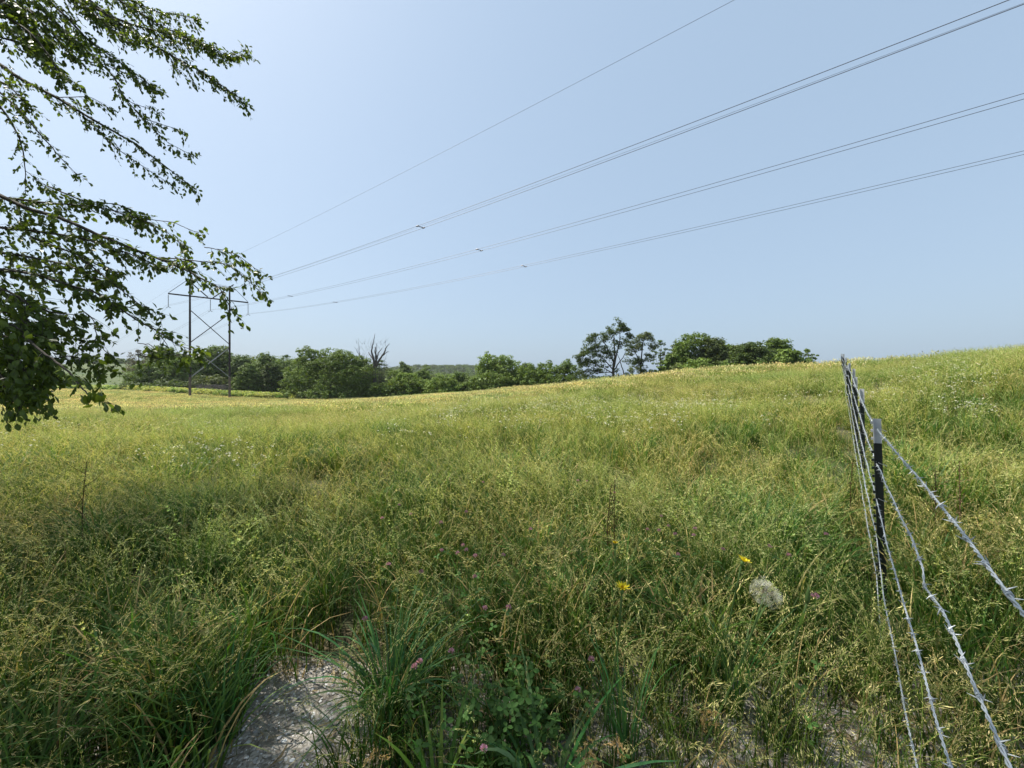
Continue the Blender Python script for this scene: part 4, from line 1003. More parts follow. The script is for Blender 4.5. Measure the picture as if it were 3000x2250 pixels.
# far: 32 - 104 m
X_, Y_ = sector(20500, 25, 104, r, 4); kp = visible(X_, Y_) & (r.random(len(X_)) < np.clip((Y_ - 24) / 12, 0, 1)); X_, Y_ = X_[kp], Y_[kp]
lim = np.interp((X_ / Y_) * FPX + CX, [-200, 250, 560, 1400, 3200], [112, 104, 93, 98, 98]); kp = Y_ < lim; X_, Y_ = X_[kp], Y_[kp]
scatter('meadow_grass_far', far_k, np.stack([X_, Y_, ground(X_, Y_)], 1), tilt_rot(len(X_), r, .05), r.uniform(.75, 1.25, len(X_)), r.integers(0, 6, len(X_)), 'pale seeding grass at the far side of the meadow up to its crest', 'grass')

# ------------------------------------------------------------------ white daisies
def daisies(seed, n=14, R=.35, big=1.0):
    r = np.random.default_rng(seed); mb = MB()
    for k in range(n):
        a = r.uniform(0, 6.28); q = R * r.random() ** .5; base = np.array([math.cos(a) * q, math.sin(a) * q, 0]); h = r.uniform(.55, .80)
        top = base + np.array([r.normal() * .04, r.normal() * .04, h]); mb.ribbon([base, (base + top) / 2, top], .0015 * big, (1, 0, 0), C_STEM)
        for j in range(3):
            c = top + np.array([r.normal() * .03, r.normal() * .03, r.uniform(0, .03)]) * (j > 0); nr = 8; s = r.uniform(.009, .014) * big
            nv = unit(np.array([r.normal() * .35 - .2, r.normal() * .35, 1])); t1 = unit(np.cross(nv, [0, 1, 0])); t2 = np.cross(nv, t1)
            v = [c] + [c + s * (1 if m_ % 2 else .75) * (math.cos(m_ * 2 * np.pi / nr) * t1 + math.sin(m_ * 2 * np.pi / nr) * t2) for m_ in range(nr)]
            mb.add(v, [[0, m_ + 1, (m_ + 1) % nr + 1] for m_ in range(nr)], (.62, .62, .56))
            v = [c + nv * .003] + [c + nv * .003 + s * .33 * (math.cos(m_ * np.pi / 2) * t1 + math.sin(m_ * np.pi / 2) * t2) for m_ in range(4)]
            mb.add(v, [[0, m_ + 1, (m_ + 1) % 4 + 1] for m_ in range(4)], (.6, .5, .12))
    return mb.mesh('daisies', M_PLANT)
dk = [daisies(i, n=9, big=1.05) for i in range(3)] + [daisies(10 + i, n=7, R=.9, big=1.5) for i in range(3)]
pts = []; pk = []
def patch(px, py, sx, sy, n, h=.7):
    for _ in range(n):
        a = px + r.normal() * sx; b_ = py + r.normal() * sy
        lo, hi = 1.5, 100.0              # where the sight line meets the flower tops
        for D in np.geomspace(1.5, 98, 90):
            p = P(a, b_, D)
            if p[2] < gz(p[0], p[1]) + h: break
        else: continue
        pts.append((p[0], p[1], gz(p[0], p[1]))); pk.append(r.integers(0, 3) if D < 22 else r.integers(3, 6))
for a in ((530, 1308, 50, 5, 3), (580, 1320, 65, 5, 3), (665, 1326, 45, 5, 3), (640, 1236, 120, 12, 8), (300, 1260, 160, 16, 7), (1310, 1222, 22, 5, 7), (1190, 1290, 10, 5, 2), (2790, 1143, 45, 5, 4), (2820, 1140, 45, 5, 3),
          (2810, 1180, 18, 4, 5), (2660, 1105, 22, 3, 6), (1500, 1180, 350, 18, 90), (2000, 1150, 250, 25, 90), (1700, 1215, 300, 20, 40), (900, 1185, 250, 14, 40), (2650, 1100, 200, 30, 40), (350, 1170, 200, 8, 22), (1620, 1180, 60, 8, 24), (1340, 1195, 60, 6, 18), (2050, 1098, 60, 4, 18), (2800, 1060, 120, 15, 16)):
    patch(*a)
pts = np.array(pts)
scatter('white_daisies', dk, pts, np.stack([0 * pts[:, 0], 0 * pts[:, 0], r.uniform(0, 6.28, len(pts))], 1), r.uniform(.8, 1.15, len(pts)), pk, 'drifts of small white daisies dotted through the meadow', 'flowers')

# ------------------------------------------------------------------ flowers and plants one can point at
def stem_obj(mb, p0, p1, r0, r1, bend, col, n=8):
    t = np.linspace(0, 1, n)[:, None]; p0 = np.array(p0); p1 = np.array(p1)
    q = p0 * (1 - t) + p1 * t + np.array(bend) * np.sin(t * np.pi); mb.tube(q, np.linspace(r0, r1, n), 6, col); return q
C_SAL = np.array([.10, .17, .05])
def salsify(px, py, d, label, kind, lean=(0, 0), foot=None, size=1.0, tilt=(0, 0, 1)):
    top = P(px, py, d); bx, by = (foot if foot else (top[0] + lean[0], top[1] + lean[1])); bz = gz(bx, by)
    root = empty({'open': 'salsify_flower', 'clock': 'salsify_seed_head', 'bud': 'salsify_bud'}[kind], (bx, by, bz), label, {'open': 'yellow flower', 'clock': 'seed head', 'bud': 'flower bud'}[kind])
    mb = MB(); nv = unit(np.array(tilt, float)); neck = top - nv * .028
    q = stem_obj(mb, (bx, by, bz), neck, .003, .0035, (.02, 0, 0), C_SAL); mb.tube([neck, neck + nv * .015, neck + nv * .024], [.004, .0075, .006], 7, C_SAL)
    for k in range(3):            # clasping narrow leaves
        j = 2 + k * 2; a = random.uniform(0, 6.28); dv = np.array([math.cos(a) * .09, math.sin(a) * .09, .11]); s_ = unit(np.cross(dv, [0, 0, 1]))
        mb.ribbon([q[j], q[j] + dv * .4 + np.array([0, 0, .03]), q[j] + dv], [.006, .004, .0005], s_, C_SAL * 1.1)
    mb.build('stem', M_PLANT, root, smooth=True)
    t1 = unit(np.cross(nv, [0, 1, .1])); t2 = np.cross(nv, t1)
    rr = np.random.default_rng(int(px))
    if kind == 'open':
        f = MB()
        for k in range(26):
            a = k * 2.399; ring = k / 26; ln = size * (.017 + .017 * ring); el = .9 - .55 * ring
            dv = unit(math.cos(a) * t1 + math.sin(a) * t2 + nv * el * 1.1); sd = unit(np.cross(dv, nv)); b0 = top - nv * .004 + dv * .002
            f.add([b0 - sd * .001, b0 + sd * .001, b0 + dv * ln * .7 + sd * .0026, b0 + dv * ln - nv * .001 + sd * .0020, b0 + dv * ln - sd * .0020, b0 + dv * ln * .7 - sd * .0026], [[0, 1, 2, 5], [5, 2, 3, 4]], np.array([.90, .74, .03]) * rr.uniform(.85, 1.05))
        for k in range(30):
            a = rr.uniform(0, 6.28); rd = rr.random() ** .5 * .006; c = top + (math.cos(a) * t1 + math.sin(a) * t2) * rd; f.tube([c, c + nv * .008], .0006, 3, (.55, .40, .03))
        f.build('petals', M_PLANT, root)
        g_ = MB()
        for k in range(8):
            a = k * np.pi / 4; dv = unit(math.cos(a) * t1 + math.sin(a) * t2 + nv * .75); sd = unit(np.cross(dv, nv)); b0 = top - nv * .008
            g_.add([b0 - sd * .003, b0 + sd * .003, b0 + dv * .027 * size], [[0, 1, 2]], C_SAL * 1.1)
        g_.build('bracts', M_PLANT, root)
    elif kind == 'clock':
        f = MB(); R_ = .047 * size
        for k in range(70):
            dv = blob_dirs(1, rr)[0]
            if np.dot(dv, nv) < -.55: continue
            c = top; e_ = c + dv * R_ * rr.uniform(.5, 1.05); f.tube([c + dv * .006, c + dv * .6 * R_, e_], [.0005, .0003, .0003], 3, (.30, .26, .2))
            u1 = unit(np.cross(dv, [.3, .5, .8])); u2 = np.cross(dv, u1)
            for m_ in range(22):
                a = m_ * 2 * np.pi / 22 + rr.uniform(0, .3); q_ = e_ + (math.cos(a) * u1 + math.sin(a) * u2) * .016 + dv * .008
                sd = unit(np.cross(q_ - e_, dv)); f.add([e_, q_ - sd * .0003, q_ + sd * .0003], [[0, 1, 2]], (.74, .72, .67))
        f.build('pappus', M_PLANT, root)
    else:
        f = MB(); f.tube([top - nv * .030, top - nv * .012, top + nv * .012, top + nv * .038], [.0045, .0085, .006, .0008], 8, C_SAL * 1.05); f.build('bud', M_PLANT, root, smooth=True)
    return root
salsify(1823, 1722, 1.42, 'open yellow flower on a thick stem, leftmost and lowest of the yellow ones', 'open', foot=(.34, 1.52), tilt=(.05, -.1, 1))
salsify(2178, 1642, 1.62, 'open yellow flower tipped to the right, up left of the fluffy seed head', 'open', foot=(.86, 1.72), tilt=(.35, -.1, 1))
salsify(1802, 1590, 2.1, 'small half closed orange-yellow flower, farthest of the yellow ones', 'open', foot=(.55, 2.15), size=.55, tilt=(0, 0, 1))
salsify(2245, 1738, 1.36, 'big fluffy white seed head beside the wires', 'clock', foot=(.72, 1.5), tilt=(.3, -.2, 1))
salsify(2367, 1745, 1.42, 'pointed closed green bud left of a pink clover head', 'bud', foot=(.96, 1.55), tilt=(.1, 0, 1))

C_CLO = np.array([.062, .135, .030])
def clover_head(mb, c, nv, s, r):
    for k in range(60):
        dv = blob_dirs(1, r)[0]
        if np.dot(dv, nv) < -.45: continue
        b0 = c + dv * s * .35; e_ = c + unit(dv + nv * .35) * s; sd = unit(np.cross(dv, r.normal(size=3))) * s * .16
        mb.add([b0 - sd * .5, b0 + sd * .5, e_ + sd, e_ - sd], [[0, 1, 2, 3]], np.array([.40, .20, .32]) * r.uniform(.7, 1.3) + np.array([.06, .05, .05]))
def trifoliate(mb, p, r, s):
    a0 = r.uniform(0, 6.28); nv = unit(np.array([r.normal() * .35, r.normal() * .35, 1]))
    t1 = unit(np.cross(nv, [math.cos(a0), math.sin(a0), 0])); t2 = np.cross(nv, t1); c = C_CLO * r.uniform(.75, 1.5)
    for k in range(3):
        a = k * 2.094; d_ = math.cos(a) * t1 + math.sin(a) * t2; e_ = np.cross(nv, d_)
        mb.add([p, p + d_ * s * .35 + e_ * s * .28 + nv * s * .05, p + d_ * s * .75 + e_ * s * .30 + nv * s * .06, p + d_ * s, p + d_ * s * .75 - e_ * s * .30 + nv * s * .06, p + d_ * s * .35 - e_ * s * .28 + nv * s * .05], [[0, 1, 2, 3], [0, 3, 4, 5]], c)
heads = [(1937, 1513), (1959, 1542), (1897, 1552), (1931, 1555), (2036, 1549), (2032, 1569), (1978, 1565), (2255, 1601), (2118, 1610), (1986, 1625), (2311, 1627), (2420, 1565), (1203, 1507), (1120, 1518), (1169, 1480),
         (1292, 1531), (1366, 1500), (1555, 1551), (1356, 1598), (1294, 1613), (1366, 1612), (1340, 1621), (1392, 1629), (1474, 1627), (1138, 1654), (1234, 1676), (1693, 1408), (1720, 1410), (1415, 1413), (1800, 1444), (1391, 1690),
         (1420, 1783), (1490, 1780), (1069, 1814), (1322, 1909), (1229, 1940), (1214, 1954), (1417, 2194), (1732, 1932), (1693, 2022), (2388, 1747)]
special = {(2388, 1747): 'pink clover head right of the pointed bud', (1417, 2194): 'dark pink clover head lowest in the picture, near the bottom edge', (1732, 1932): 'pink clover head left of the thick salsify stem', (1693, 2022): 'half hidden pink clover head below the one by the thick stem',
           (1322, 1909): 'pink clover head above the tussock right of the bare gravel patch', (1555, 1551): 'lone pink clover head in the middle of the meadow foreground'}
for i, (a, b_) in enumerate(heads):
    rr = np.random.default_rng(500 + i)
    hh = .60 if b_ < 1800 else (.50 if b_ < 1980 else .36)
    if (a, b_) == (2388, 1747): hh = .78
    D = (EYE - hh) / ((b_ - HZ) / FPX); top = P(a, b_, D)
    bx, by = top[0] + rr.normal() * .04, top[1] + abs(rr.normal()) * .04
    rank = sorted(heads).index((a, b_)) + 1
    ordn = '%d%s' % (rank, {1: 'st', 2: 'nd', 3: 'rd'}.get(rank % 10 if rank not in (11, 12, 13) else 0, 'th'))
    where_ = 'high in the foreground' if b_ < 1520 else ('level with the yellow flowers' if b_ < 1660 else ('low near the clover patch' if a < 1500 or b_ > 1800 else 'low in the foreground'))
    lab = special.get((a, b_), 'pink clover head %s, %s clover from the left' % (where_, ordn))
    root = empty('red_clover', (bx, by, gz(bx, by)), lab, 'clover', 'pink clover heads among the grass')
    mb = MB(); q = stem_obj(mb, (bx, by, gz(bx, by)), top, .0013, .001, (.01, 0, 0), C_CLO * 1.2, 5); mb.build('stem', M_PLANT, root)
    mb = MB(); clover_head(mb, top, np.array([0, 0, 1.0]), .0135, rr); mb.build('flower_head', M_PLANT, root)
    mb = MB()
    for k in range(5): trifoliate(mb, q[1 + k % 3] + rr.normal(size=3) * .03 + np.array([0, 0, .03 * k]), rr, .026)
    mb.build('leaves', M_PLANT, root)
# clover patch at the bottom
r = np.random.default_rng(77); mb = MB()
for k in range(260):
    x = r.normal() * .13 + .0; y = 1.55 + r.normal() * .12; h = r.uniform(.10, .33)
    p = np.array([x - .02, y, h]); trifoliate(mb, p, r, r.uniform(.022, .036)); mb.ribbon([(x, y, 0), p], .0007, (1, 0, 0), C_CLO)
tag(mb.build('clover_patch', M_PLANT, origin=(0, 1.55, 0)), 'leafy clover patch below the middle of the picture', 'clover', kind='stuff')

def tussock(x, y, n, h, w, col, label, spread=.05, curl=1.0, seed=0, name='grass_tussock'):
    r = np.random.default_rng(seed); root = empty(name, (x, y, gz(x, y)), label, 'grass tussock', 'broad-leaved grass tussocks at the gravel edge')
    g = gz(x, y); mb = MB()
    for k in range(n):
        a = r.uniform(0, 6.28); base = np.array([x + math.cos(a) * spread * r.random(), y + math.sin(a) * spread * r.random(), g - .01])
        c = col * np.array([r.uniform(.7, 1.3), r.uniform(.8, 1.2), r.uniform(.8, 1.2)])
        hh = h * r.uniform(.55, 1.15); ld = np.array([math.cos(a), math.sin(a)]); nn = 9; t = np.linspace(0, 1, nn)
        ln_ = r.uniform(.25, .8) * curl; dr = r.uniform(.05, .6) * curl
        pts = np.stack([base[0] + ld[0] * ln_ * t ** 1.8 * hh, base[1] + ld[1] * ln_ * t ** 1.8 * hh, base[2] + hh * (t - dr * t ** 3.2)], 1)
        sd = unit(np.array([-ld[1], ld[0], r.normal() * .2])); ww = w * r.uniform(.6, 1.2) * np.array([.6, .85, 1, 1, 1, .9, .7, .4, .03])
        # folded along the midrib
        v = np.empty((nn * 3, 3)); v[0::3] = pts - sd * ww[:, None] + np.array([0, 0, .25]) * ww[:, None]; v[1::3] = pts; v[2::3] = pts + sd * ww[:, None] + np.array([0, 0, .25]) * ww[:, None]
        f = [[3 * i, 3 * i + 1, 3 * i + 4, 3 * i + 3] for i in range(nn - 1)] + [[3 * i + 1, 3 * i + 2, 3 * i + 5, 3 * i + 4] for i in range(nn - 1)]
        mb.add(v, f, c)
    o = mb.build('blades', M_PLANT, root, smooth=True); o['kind'] = 'stuff'
    return root
tussock(-.56, 1.70, 120, .56, .0050, C_BLUE * .9, 'dense dark blue-green tussock right of the bare gravel patch', .07, 1.1, 1)
tussock(-1.27, 1.62, 80, .46, .0045, C_BLUE * .85, 'upright blue-green tussock left of the bare gravel patch', .06, .7, 2)
tussock(-.25, 1.30, 22, .48, .0085, np.array([.13, .22, .04]), 'few broad yellow-green blades at the bottom edge, right of the gravel', .06, .7, 3)
tussock(.12, 1.30, 34, .46, .0080, C_BLUE, 'broad blue-green arching blades at the bottom edge, middle', .06, 1.4, 4)
tussock(.46, 1.50, 30, .62, .0060, C_BLUE * 1.1, 'tall grey-green blades around the thick salsify stem', .07, .5, 5)
tussock(-1.95, 1.75, 40, .42, .005, C_BLUE * .8, 'arching dark blades at the bottom left', .08, 1.4, 6)
tussock(1.05, 1.75, 40, .55, .0055, C_BLUE * .95, 'blue-green tuft standing in the right-hand gravel', .05, .6, 7)
# dry seed heads close to the bottom edge
def dry_head(px, py, d, label, n=5, droop=True, seed=0):
    r = np.random.default_rng(seed); top = P(px, py, d); bx, by = top[0] + .03, top[1] + .05
    root = empty('dry_seed_head', (bx, by, gz(bx, by)), label, 'seed head', 'dry tan grass heads near the bottom edge')
    mb = MB(); q = stem_obj(mb, (bx, by, gz(bx, by)), top, .0014, .001, (-.02, 0, 0), C_TAN * .6); mb.build('stem', M_PLANT, root)
    mb = MB()
    for b_ in range(n):
        c = top - np.array([0, 0, 1.0]) * b_ * .016; dv = unit(np.array([r.normal(), r.normal() * .5, -.6 if droop else .9]))
        for k in range(26):
            p = c + dv * r.uniform(0, .045) + r.normal(size=3) * .0028; e_ = unit(dv + r.normal(size=3) * .45); sd = unit(np.cross(e_, r.normal(size=3))) * .0021
            s = r.uniform(.008, .013); mb.add([p, p + e_ * s * .4 + sd, p + e_ * s, p + e_ * s * .4 - sd], [[0, 1, 2, 3]], C_TAN * np.array([1.15, 1, .85]) * r.uniform(.65, 1.25))
    mb.build('spikelets', M_PLANT, root)
dry_head(1722, 2160, 1.25, 'large drooping tan seed head at the bottom edge, middle of the picture', 6, True, 1)
dry_head(1808, 2150, 1.27, 'drooping tan seed head just right of the large bottom one', 4, True, 2)
dry_head(2068, 2085, 1.35, 'upright tan seed head standing before the right-hand gravel', 6, False, 3)
dry_head(2130, 2215, 1.22, 'small tan seed head at the bottom edge below the upright one', 2, True, 4)
dry_head(1105, 2190, 1.30, 'tan seed head at the foot of the dark blue-green tussock', 3, True, 5)
# dark dock stalks
for i, (a, b_, hh, lab) in enumerate([(1800, 1405, .85, 'dark brown dock stalk in the middle of the sunlit meadow'), (1790, 1425, .8, 'second dark brown dock stalk close to the middle one'), (2810, 1350, .9, 'branched rusty brown dock stalk right of the fence'),
                                 (2740, 1370, .8, 'small dark dock stalk between fence and the branched one'), (2500, 1345, .8, 'dark dock stalk just left of the nearest full post'), (255, 1350, .95, 'tall thin dark stalk at the left of the meadow')]):
    D = (EYE - hh) / ((b_ - HZ) / FPX); top = P(a, b_, D); g = gz(top[0], top[1]); rr = np.random.default_rng(900 + i)
    root = empty('dock_stalk', (top[0], top[1], g), lab, 'weed stalk', 'dark dock stalks in the meadow'); mb = MB()
    cb_ = np.array([.07, .04, .025]) * (2.2 if i == 2 else 1)
    q = stem_obj(mb, (top[0], top[1], g), top, .004, .002, (rr.normal() * .03, 0, 0), cb_, 10)
    for k in range(7):
        p = q[4 + k % 5]; dv = np.array([rr.normal() * .06, rr.normal() * .06, .10]); mb.tube([p, p + dv], [.0022, .001], 4, cb_)
    mb.build('stem', M_PLANT, root); mb = MB()
    for k in range(120):
        u = rr.uniform(.45, 1); p = np.array([np.interp(u * 9, range(10), q[:, j]) for j in range(3)]) + rr.normal(size=3) * np.array([.02, .02, .01]); dv = blob_dirs(1, rr)[0]; sd = unit(np.cross(dv, rr.normal(size=3))) * .004
        mb.add([p, p + dv * .006 + sd, p + dv * .012, p + dv * .006 - sd], [[0, 1, 2, 3]], cb_ * rr.uniform(.7, 1.4))
    mb.build('seeds', M_PLANT, root)

# ------------------------------------------------------------------ overhanging tree
TRUNK = np.array([-9.6, 3.2])
def overhanging_tree():
    r = np.random.default_rng(11)
    root = empty('overhanging_tree', (TRUNK[0], TRUNK[1], gz(*TRUNK)), 'near leafy tree whose drooping branches hang into the left of the view', 'tree')
    g = gz(*TRUNK)
    tb = MB(); tb.tube([(TRUNK[0], TRUNK[1], g - .3), (TRUNK[0] + .05, TRUNK[1], g + 1), (TRUNK[0] + .15, TRUNK[1] + .1, g + 3), (TRUNK[0] + .1, TRUNK[1] - .1, g + 6), (TRUNK[0] + .4, TRUNK[1], g + 10), (TRUNK[0] + .5, TRUNK[1], g + 13)],
                       [.42, .33, .28, .22, .12, .04], 12)
    tb.build('trunk', M_BARK, root, smooth=True)
    A = lambda a, b_: (a / 2.4578, b_ / 2.4578)                 # read off two enlarged crops
    B = lambda a, b_: (a / 2.1411, 500 + b_ / 2.1411)
    br = []   # (points px/py, depth start, depth end, twig density, leaf size, start radius)
    br += [([A(-60, 420), A(150, 570), A(430, 720), A(700, 890), A(1000, 1060), A(1250, 1260), A(1400, 1370)], 5.6, 5.2, 1.0, .062, .022),
           ([A(200, 60), A(520, 270), A(700, 430), A(845, 590), A(880, 690), A(1020, 860), A(1210, 1040), A(1400, 1120)], 5.9, 5.4, .9, .060, .016),
           ([A(500, -60), A(740, 90), A(900, 190), A(1200, 380), A(1450, 520), A(1650, 660), A(1760, 740)], 6.0, 5.6, 2.2, .062, .022),
           ([A(620, -20), A(800, 120), A(1000, 200), A(1400, 290), A(1520, 350), A(1650, 430), A(1790, 380)], 6.2, 5.8, 2.2, .062, .016),
           ([A(800, -60), A(1000, 40), A(1180, 110), A(1330, 130), A(1440, 160)], 6.4, 6.2, 2.2, .060, .012),
           ([A(700, -80), A(950, 60), A(1150, 190), A(1350, 270), A(1500, 360)], 6.3, 6.0, 2.2, .060, .012),
           ([A(-40, 700), A(60, 830), A(150, 980), A(185, 1150), A(190, 1390)], 5.2, 5.0, .5, .062, .012),
           ([A(-60, 620), A(130, 780), A(240, 920), A(350, 1050), A(430, 1150), A(560, 1280)], 5.4, 5.2, .6, .060, .012),
           ([A(-60, 250), A(200, 330), A(420, 480), A(560, 620)], 5.0, 4.8, 1.0, .065, .012),
           ([A(-60, 60), A(200, 220), A(380, 420), A(440, 560)], 4.4, 4.2, 1.1, .075, .016),
           ([A(-40, -60), A(200, 60), A(350, 200), A(560, 420)], 5.6, 5.4, 2.3, .062, .016),
           ([A(250, -80), A(480, 120), A(650, 300), A(860, 440), A(1130, 640)], 5.8, 5.6, 2.2, .062, .016),
           ([A(-60, -40), A(100, 60), A(240, 170), A(330, 300)], 4.6, 4.5, 2.4, .075, .014),
           ([A(60, -80), A(300, 60), A(480, 230), A(600, 330)], 5.4, 5.2, 2.2, .064, .014),
           ([A(400, -80), A(640, 60), A(820, 220), A(950, 300)], 5.9, 5.7, 2.2, .062, .012),
           ([A(-60, 150), A(120, 230), A(250, 330)], 5.0, 4.9, 2.0, .066, .012),
           ([A(-60, 560), A(60, 620), A(170, 720), A(220, 800)], 5.2, 5.1, 1.6, .062, .010),
           ([A(1050, 270), A(1250, 300), A(1450, 330), A(1640, 380)], 5.9, 5.8, 1.4, .060, .006),
           ([A(500, 420), A(760, 470), A(1000, 560), A(1150, 650)], 5.6, 5.5, .8, .060, .008),
           ([A(840, 690), A(1000, 760), A(1140, 800)], 5.6, 5.5, .8, .060, .006),
           ([A(1000, 840), A(1160, 900), A(1330, 960)], 5.5, 5.4, .8, .060, .006),
           ([A(600, 830), A(820, 1050), A(1000, 1180), A(1230, 1330)], 5.4, 5.3, .8, .060, .008),
           ([A(1200, 380), A(1280, 520), A(1400, 610)], 5.8, 5.7, .35, .060, .004),
           ([A(420, 700), A(640, 690), A(800, 790)], 5.5, 5.4, .8, .060, .006),
           ([A(180, 1230), A(260, 1280), A(350, 1370)], 5.1, 5.0, .8, .060, .004)]
    br += [([B(-60, 120), B(200, 240), B(400, 290), B(650, 400), B(860, 480), B(1020, 545), B(1150, 590), B(1290, 660), B(1420, 720), B(1490, 860)], 4.4, 3.9, 1.25, .062, .020),
           ([B(1020, 545), B(1300, 575), B(1430, 580), B(1550, 680), B(1640, 760)], 4.1, 3.9, 1.0, .060, .007),
           ([B(1280, 480), B(1400, 490), B(1500, 530), B(1620, 640)], 4.1, 4.0, .9, .060, .005),
           ([B(880, 300), B(1100, 320), B(1200, 365), B(1270, 370)], 4.4, 4.3, .35, .058, .005),
           ([B(700, 250), B(880, 300), B(1020, 370), B(1110, 440), B(1180, 500)], 4.4, 4.2, .9, .060, .007),
           ([B(-60, 350), B(200, 380), B(500, 430), B(800, 530), B(990, 620)], 4.3, 4.0, 1.5, .062, .014),
           ([B(-40, 160), B(300, 200), B(600, 220), B(900, 290)], 4.6, 4.4, 1.4, .062, .012),
           ([B(300, 100), B(500, 190), B(760, 220), B(900, 340)], 4.6, 4.4, 1.1, .060, .010),
           ([B(500, 540), B(660, 670), B(780, 760), B(860, 830), B(1000, 900)], 4.0, 3.8, .9, .062, .009),
           ([B(200, 420), B(480, 520), B(640, 600), B(740, 640)], 4.2, 4.0, 1.6, .064, .012),
           ([B(560, 740), B(790, 890), B(900, 960), B(1000, 1020), B(1100, 1085), B(1230, 1140)], 3.7, 3.5, .9, .062, .009),
           ([B(1000, 1030), B(1050, 1100), B(1060, 1150)], 3.6, 3.6, .3, .058, .003),
           ([B(230, 930), B(340, 980), B(430, 1050), B(560, 1080), B(640, 1040)], 3.5, 3.4, 1.1, .064, .008),
           ([B(500, 860), B(575, 930), B(590, 1010), B(640, 1130), B(680, 1170)], 3.6, 3.5, .9, .060, .005),
           ([B(150, 1040), B(330, 1180), B(430, 1260), B(500, 1350), B(560, 1430), B(600, 1440)], 3.0, 2.8, .35, .066, .010),
           ([B(-60, 620), B(200, 640), B(420, 700), B(660, 780), B(760, 860)], 3.8, 3.6, 1.7, .064, .014),
           ([B(-60, 760), B(150, 820), B(300, 900), B(480, 920)], 3.5, 3.4, 1.9, .066, .014),
           ([B(-60, 500), B(200, 540), B(420, 590), B(640, 690)], 4.0, 3.9, 1.7, .064, .014),
           ([B(-60, 860), B(120, 920), B(260, 1000), B(330, 1080)], 3.5, 3.4, 1.9, .064, .012),
           ([B(-60, 1000), B(100, 1070), B(230, 1140), B(300, 1220), B(290, 1330)], 3.4, 3.3, 1.8, .064, .012),
           ([B(-60, 1110), B(60, 1190), B(150, 1280), B(230, 1400)], 3.3, 3.2, 2.0, .064, .012),
           ([B(-60, 1220), B(20, 1310), B(90, 1400), B(140, 1480)], 3.2, 3.1, 2.0, .064, .012),
           ([B(-60, 700), B(80, 760), B(200, 850), B(290, 950)], 3.3, 3.2, 1.9, .068, .010),
           ([B(-60, 940), B(60, 980), B(160, 1060), B(240, 1170)], 3.1, 3.0, 2.2, .070, .010),
           ([B(-60, 1060), B(40, 1130), B(120, 1220), B(160, 1340)], 3.0, 2.9, 2.2, .070, .010),
           ([B(-60, 1290), B(30, 1340), B(110, 1400), B(200, 1440)], 3.0, 2.9, 2.0, .070, .010),
           ([B(100, 900), B(220, 1020), B(260, 1150), B(340, 1290)], 3.3, 3.2, 1.6, .066, .008),
           ([B(300, 1180), B(420, 1150), B(560, 1180), B(640, 1240)], 3.3, 3.2, 1.3, .064, .006),
           ([B(620, 1180), B(640, 1230), B(620, 1260)], 3.4, 3.4, 1.2, .062, .004),
           ([B(860, 1080), B(940, 1090), B(980, 1120)], 3.5, 3.5, 1.0, .060, .004),
           ([B(850, 1150), B(1000, 1180), B(1120, 1150), B(1240, 1160)], 3.5, 3.4, 1.1, .062, .005)]
    leaves = []         # (position, direction, size)
    lb = MB(); twb = MB()
    for (pp, d0, d1, dens, ls, r0) in br:
        q = np.array([P(a, b_, d0 + (d1 - d0) * k / (len(pp) - 1)) for k, (a, b_) in enumerate(pp)])
        if pp[0][0] < 0:                      # run back to the trunk, outside the view
            anchor = np.array([TRUNK[0] + .15, TRUNK[1], max(2.2, q[0, 2] + .3)]); mid_ = (anchor + q[0]) / 2 + np.array([0, 0, .35])
            q = np.concatenate([[anchor, mid_], q]); rs = np.r_[.07, .045, np.linspace(r0 * 1.25, .003, len(q) - 2)]; start = 2
        elif pp[0][1] < 0:
            anchor = np.array([TRUNK[0] + .3, TRUNK[1], 8.5]); mid_ = (anchor + q[0]) / 2 + np.array([0, 0, .9])
            q = np.concatenate([[anchor, mid_], q]); rs = np.r_[.07, .045, np.linspace(r0 * 1.25, .003, len(q) - 2)]; start = 2
        else:
            rs = np.linspace(r0, .0025, len(q)); start = 0
        t = np.linspace(0, len(q) - 1, len(q) * 7)
        fine = np.stack([np.interp(t, range(len(q)), q[:, i]) for i in range(3)], 1)
        ker = np.array([1, 2, 3, 2, 1]) / 9.0
        sm = fine.copy()
        for i in range(3): sm[2:-2, i] = np.convolve(fine[:, i], ker, 'valid')
        fine = sm + np.cumsum(r.normal(size=fine.shape), axis=0) * .0022
        lb.tube(fine, np.interp(t, range(len(q)), rs), 5)
        s0 = np.searchsorted(t, start)
        ln = np.r_[0, np.cumsum(np.linalg.norm(np.diff(fine[s0:], axis=0), axis=1))]
        tot = ln[-1]; nt_ = max(4, int(tot * 24 * dens))
        for k in range(nt_):
            u = tot * (k + r.random()) / nt_
            j = min(len(ln) - 2, np.searchsorted(ln, u)); p = fine[s0 + j]; tn = unit(fine[s0 + min(j + 1, len(ln) - 1)] - fine[s0 + j])
            side = unit(np.cross(tn, r.normal(size=3)))
            dv = unit(tn * r.uniform(.5, 1.1) + side * r.uniform(.3, .9) + np.array([0, 0, -.15]))
            L_ = r.uniform(.08, .30) * (1.15 - .5 * u / tot) * (1 if dens < 1.2 else 1.15)
            n2 = 5; tw = [p + dv * L_ * a - np.array([0, 0, 1]) * (a ** 2) * L_ * .25 for a in np.linspace(0, 1, n2)]
            twb.tube(np.array(tw), np.linspace(.0022, .0008, n2), 3, cap=False)
            for c in range(int(4 + L_ * 19)):
                a = r.uniform(.15, 1); w = tw[0] + (np.array(tw[-1]) - tw[0]) * a; leaves.append((w, unit(dv * .6 + r.normal(size=3) * .45 + np.array([0, 0, -.55])), ls * r.uniform(.5, 1.2)))
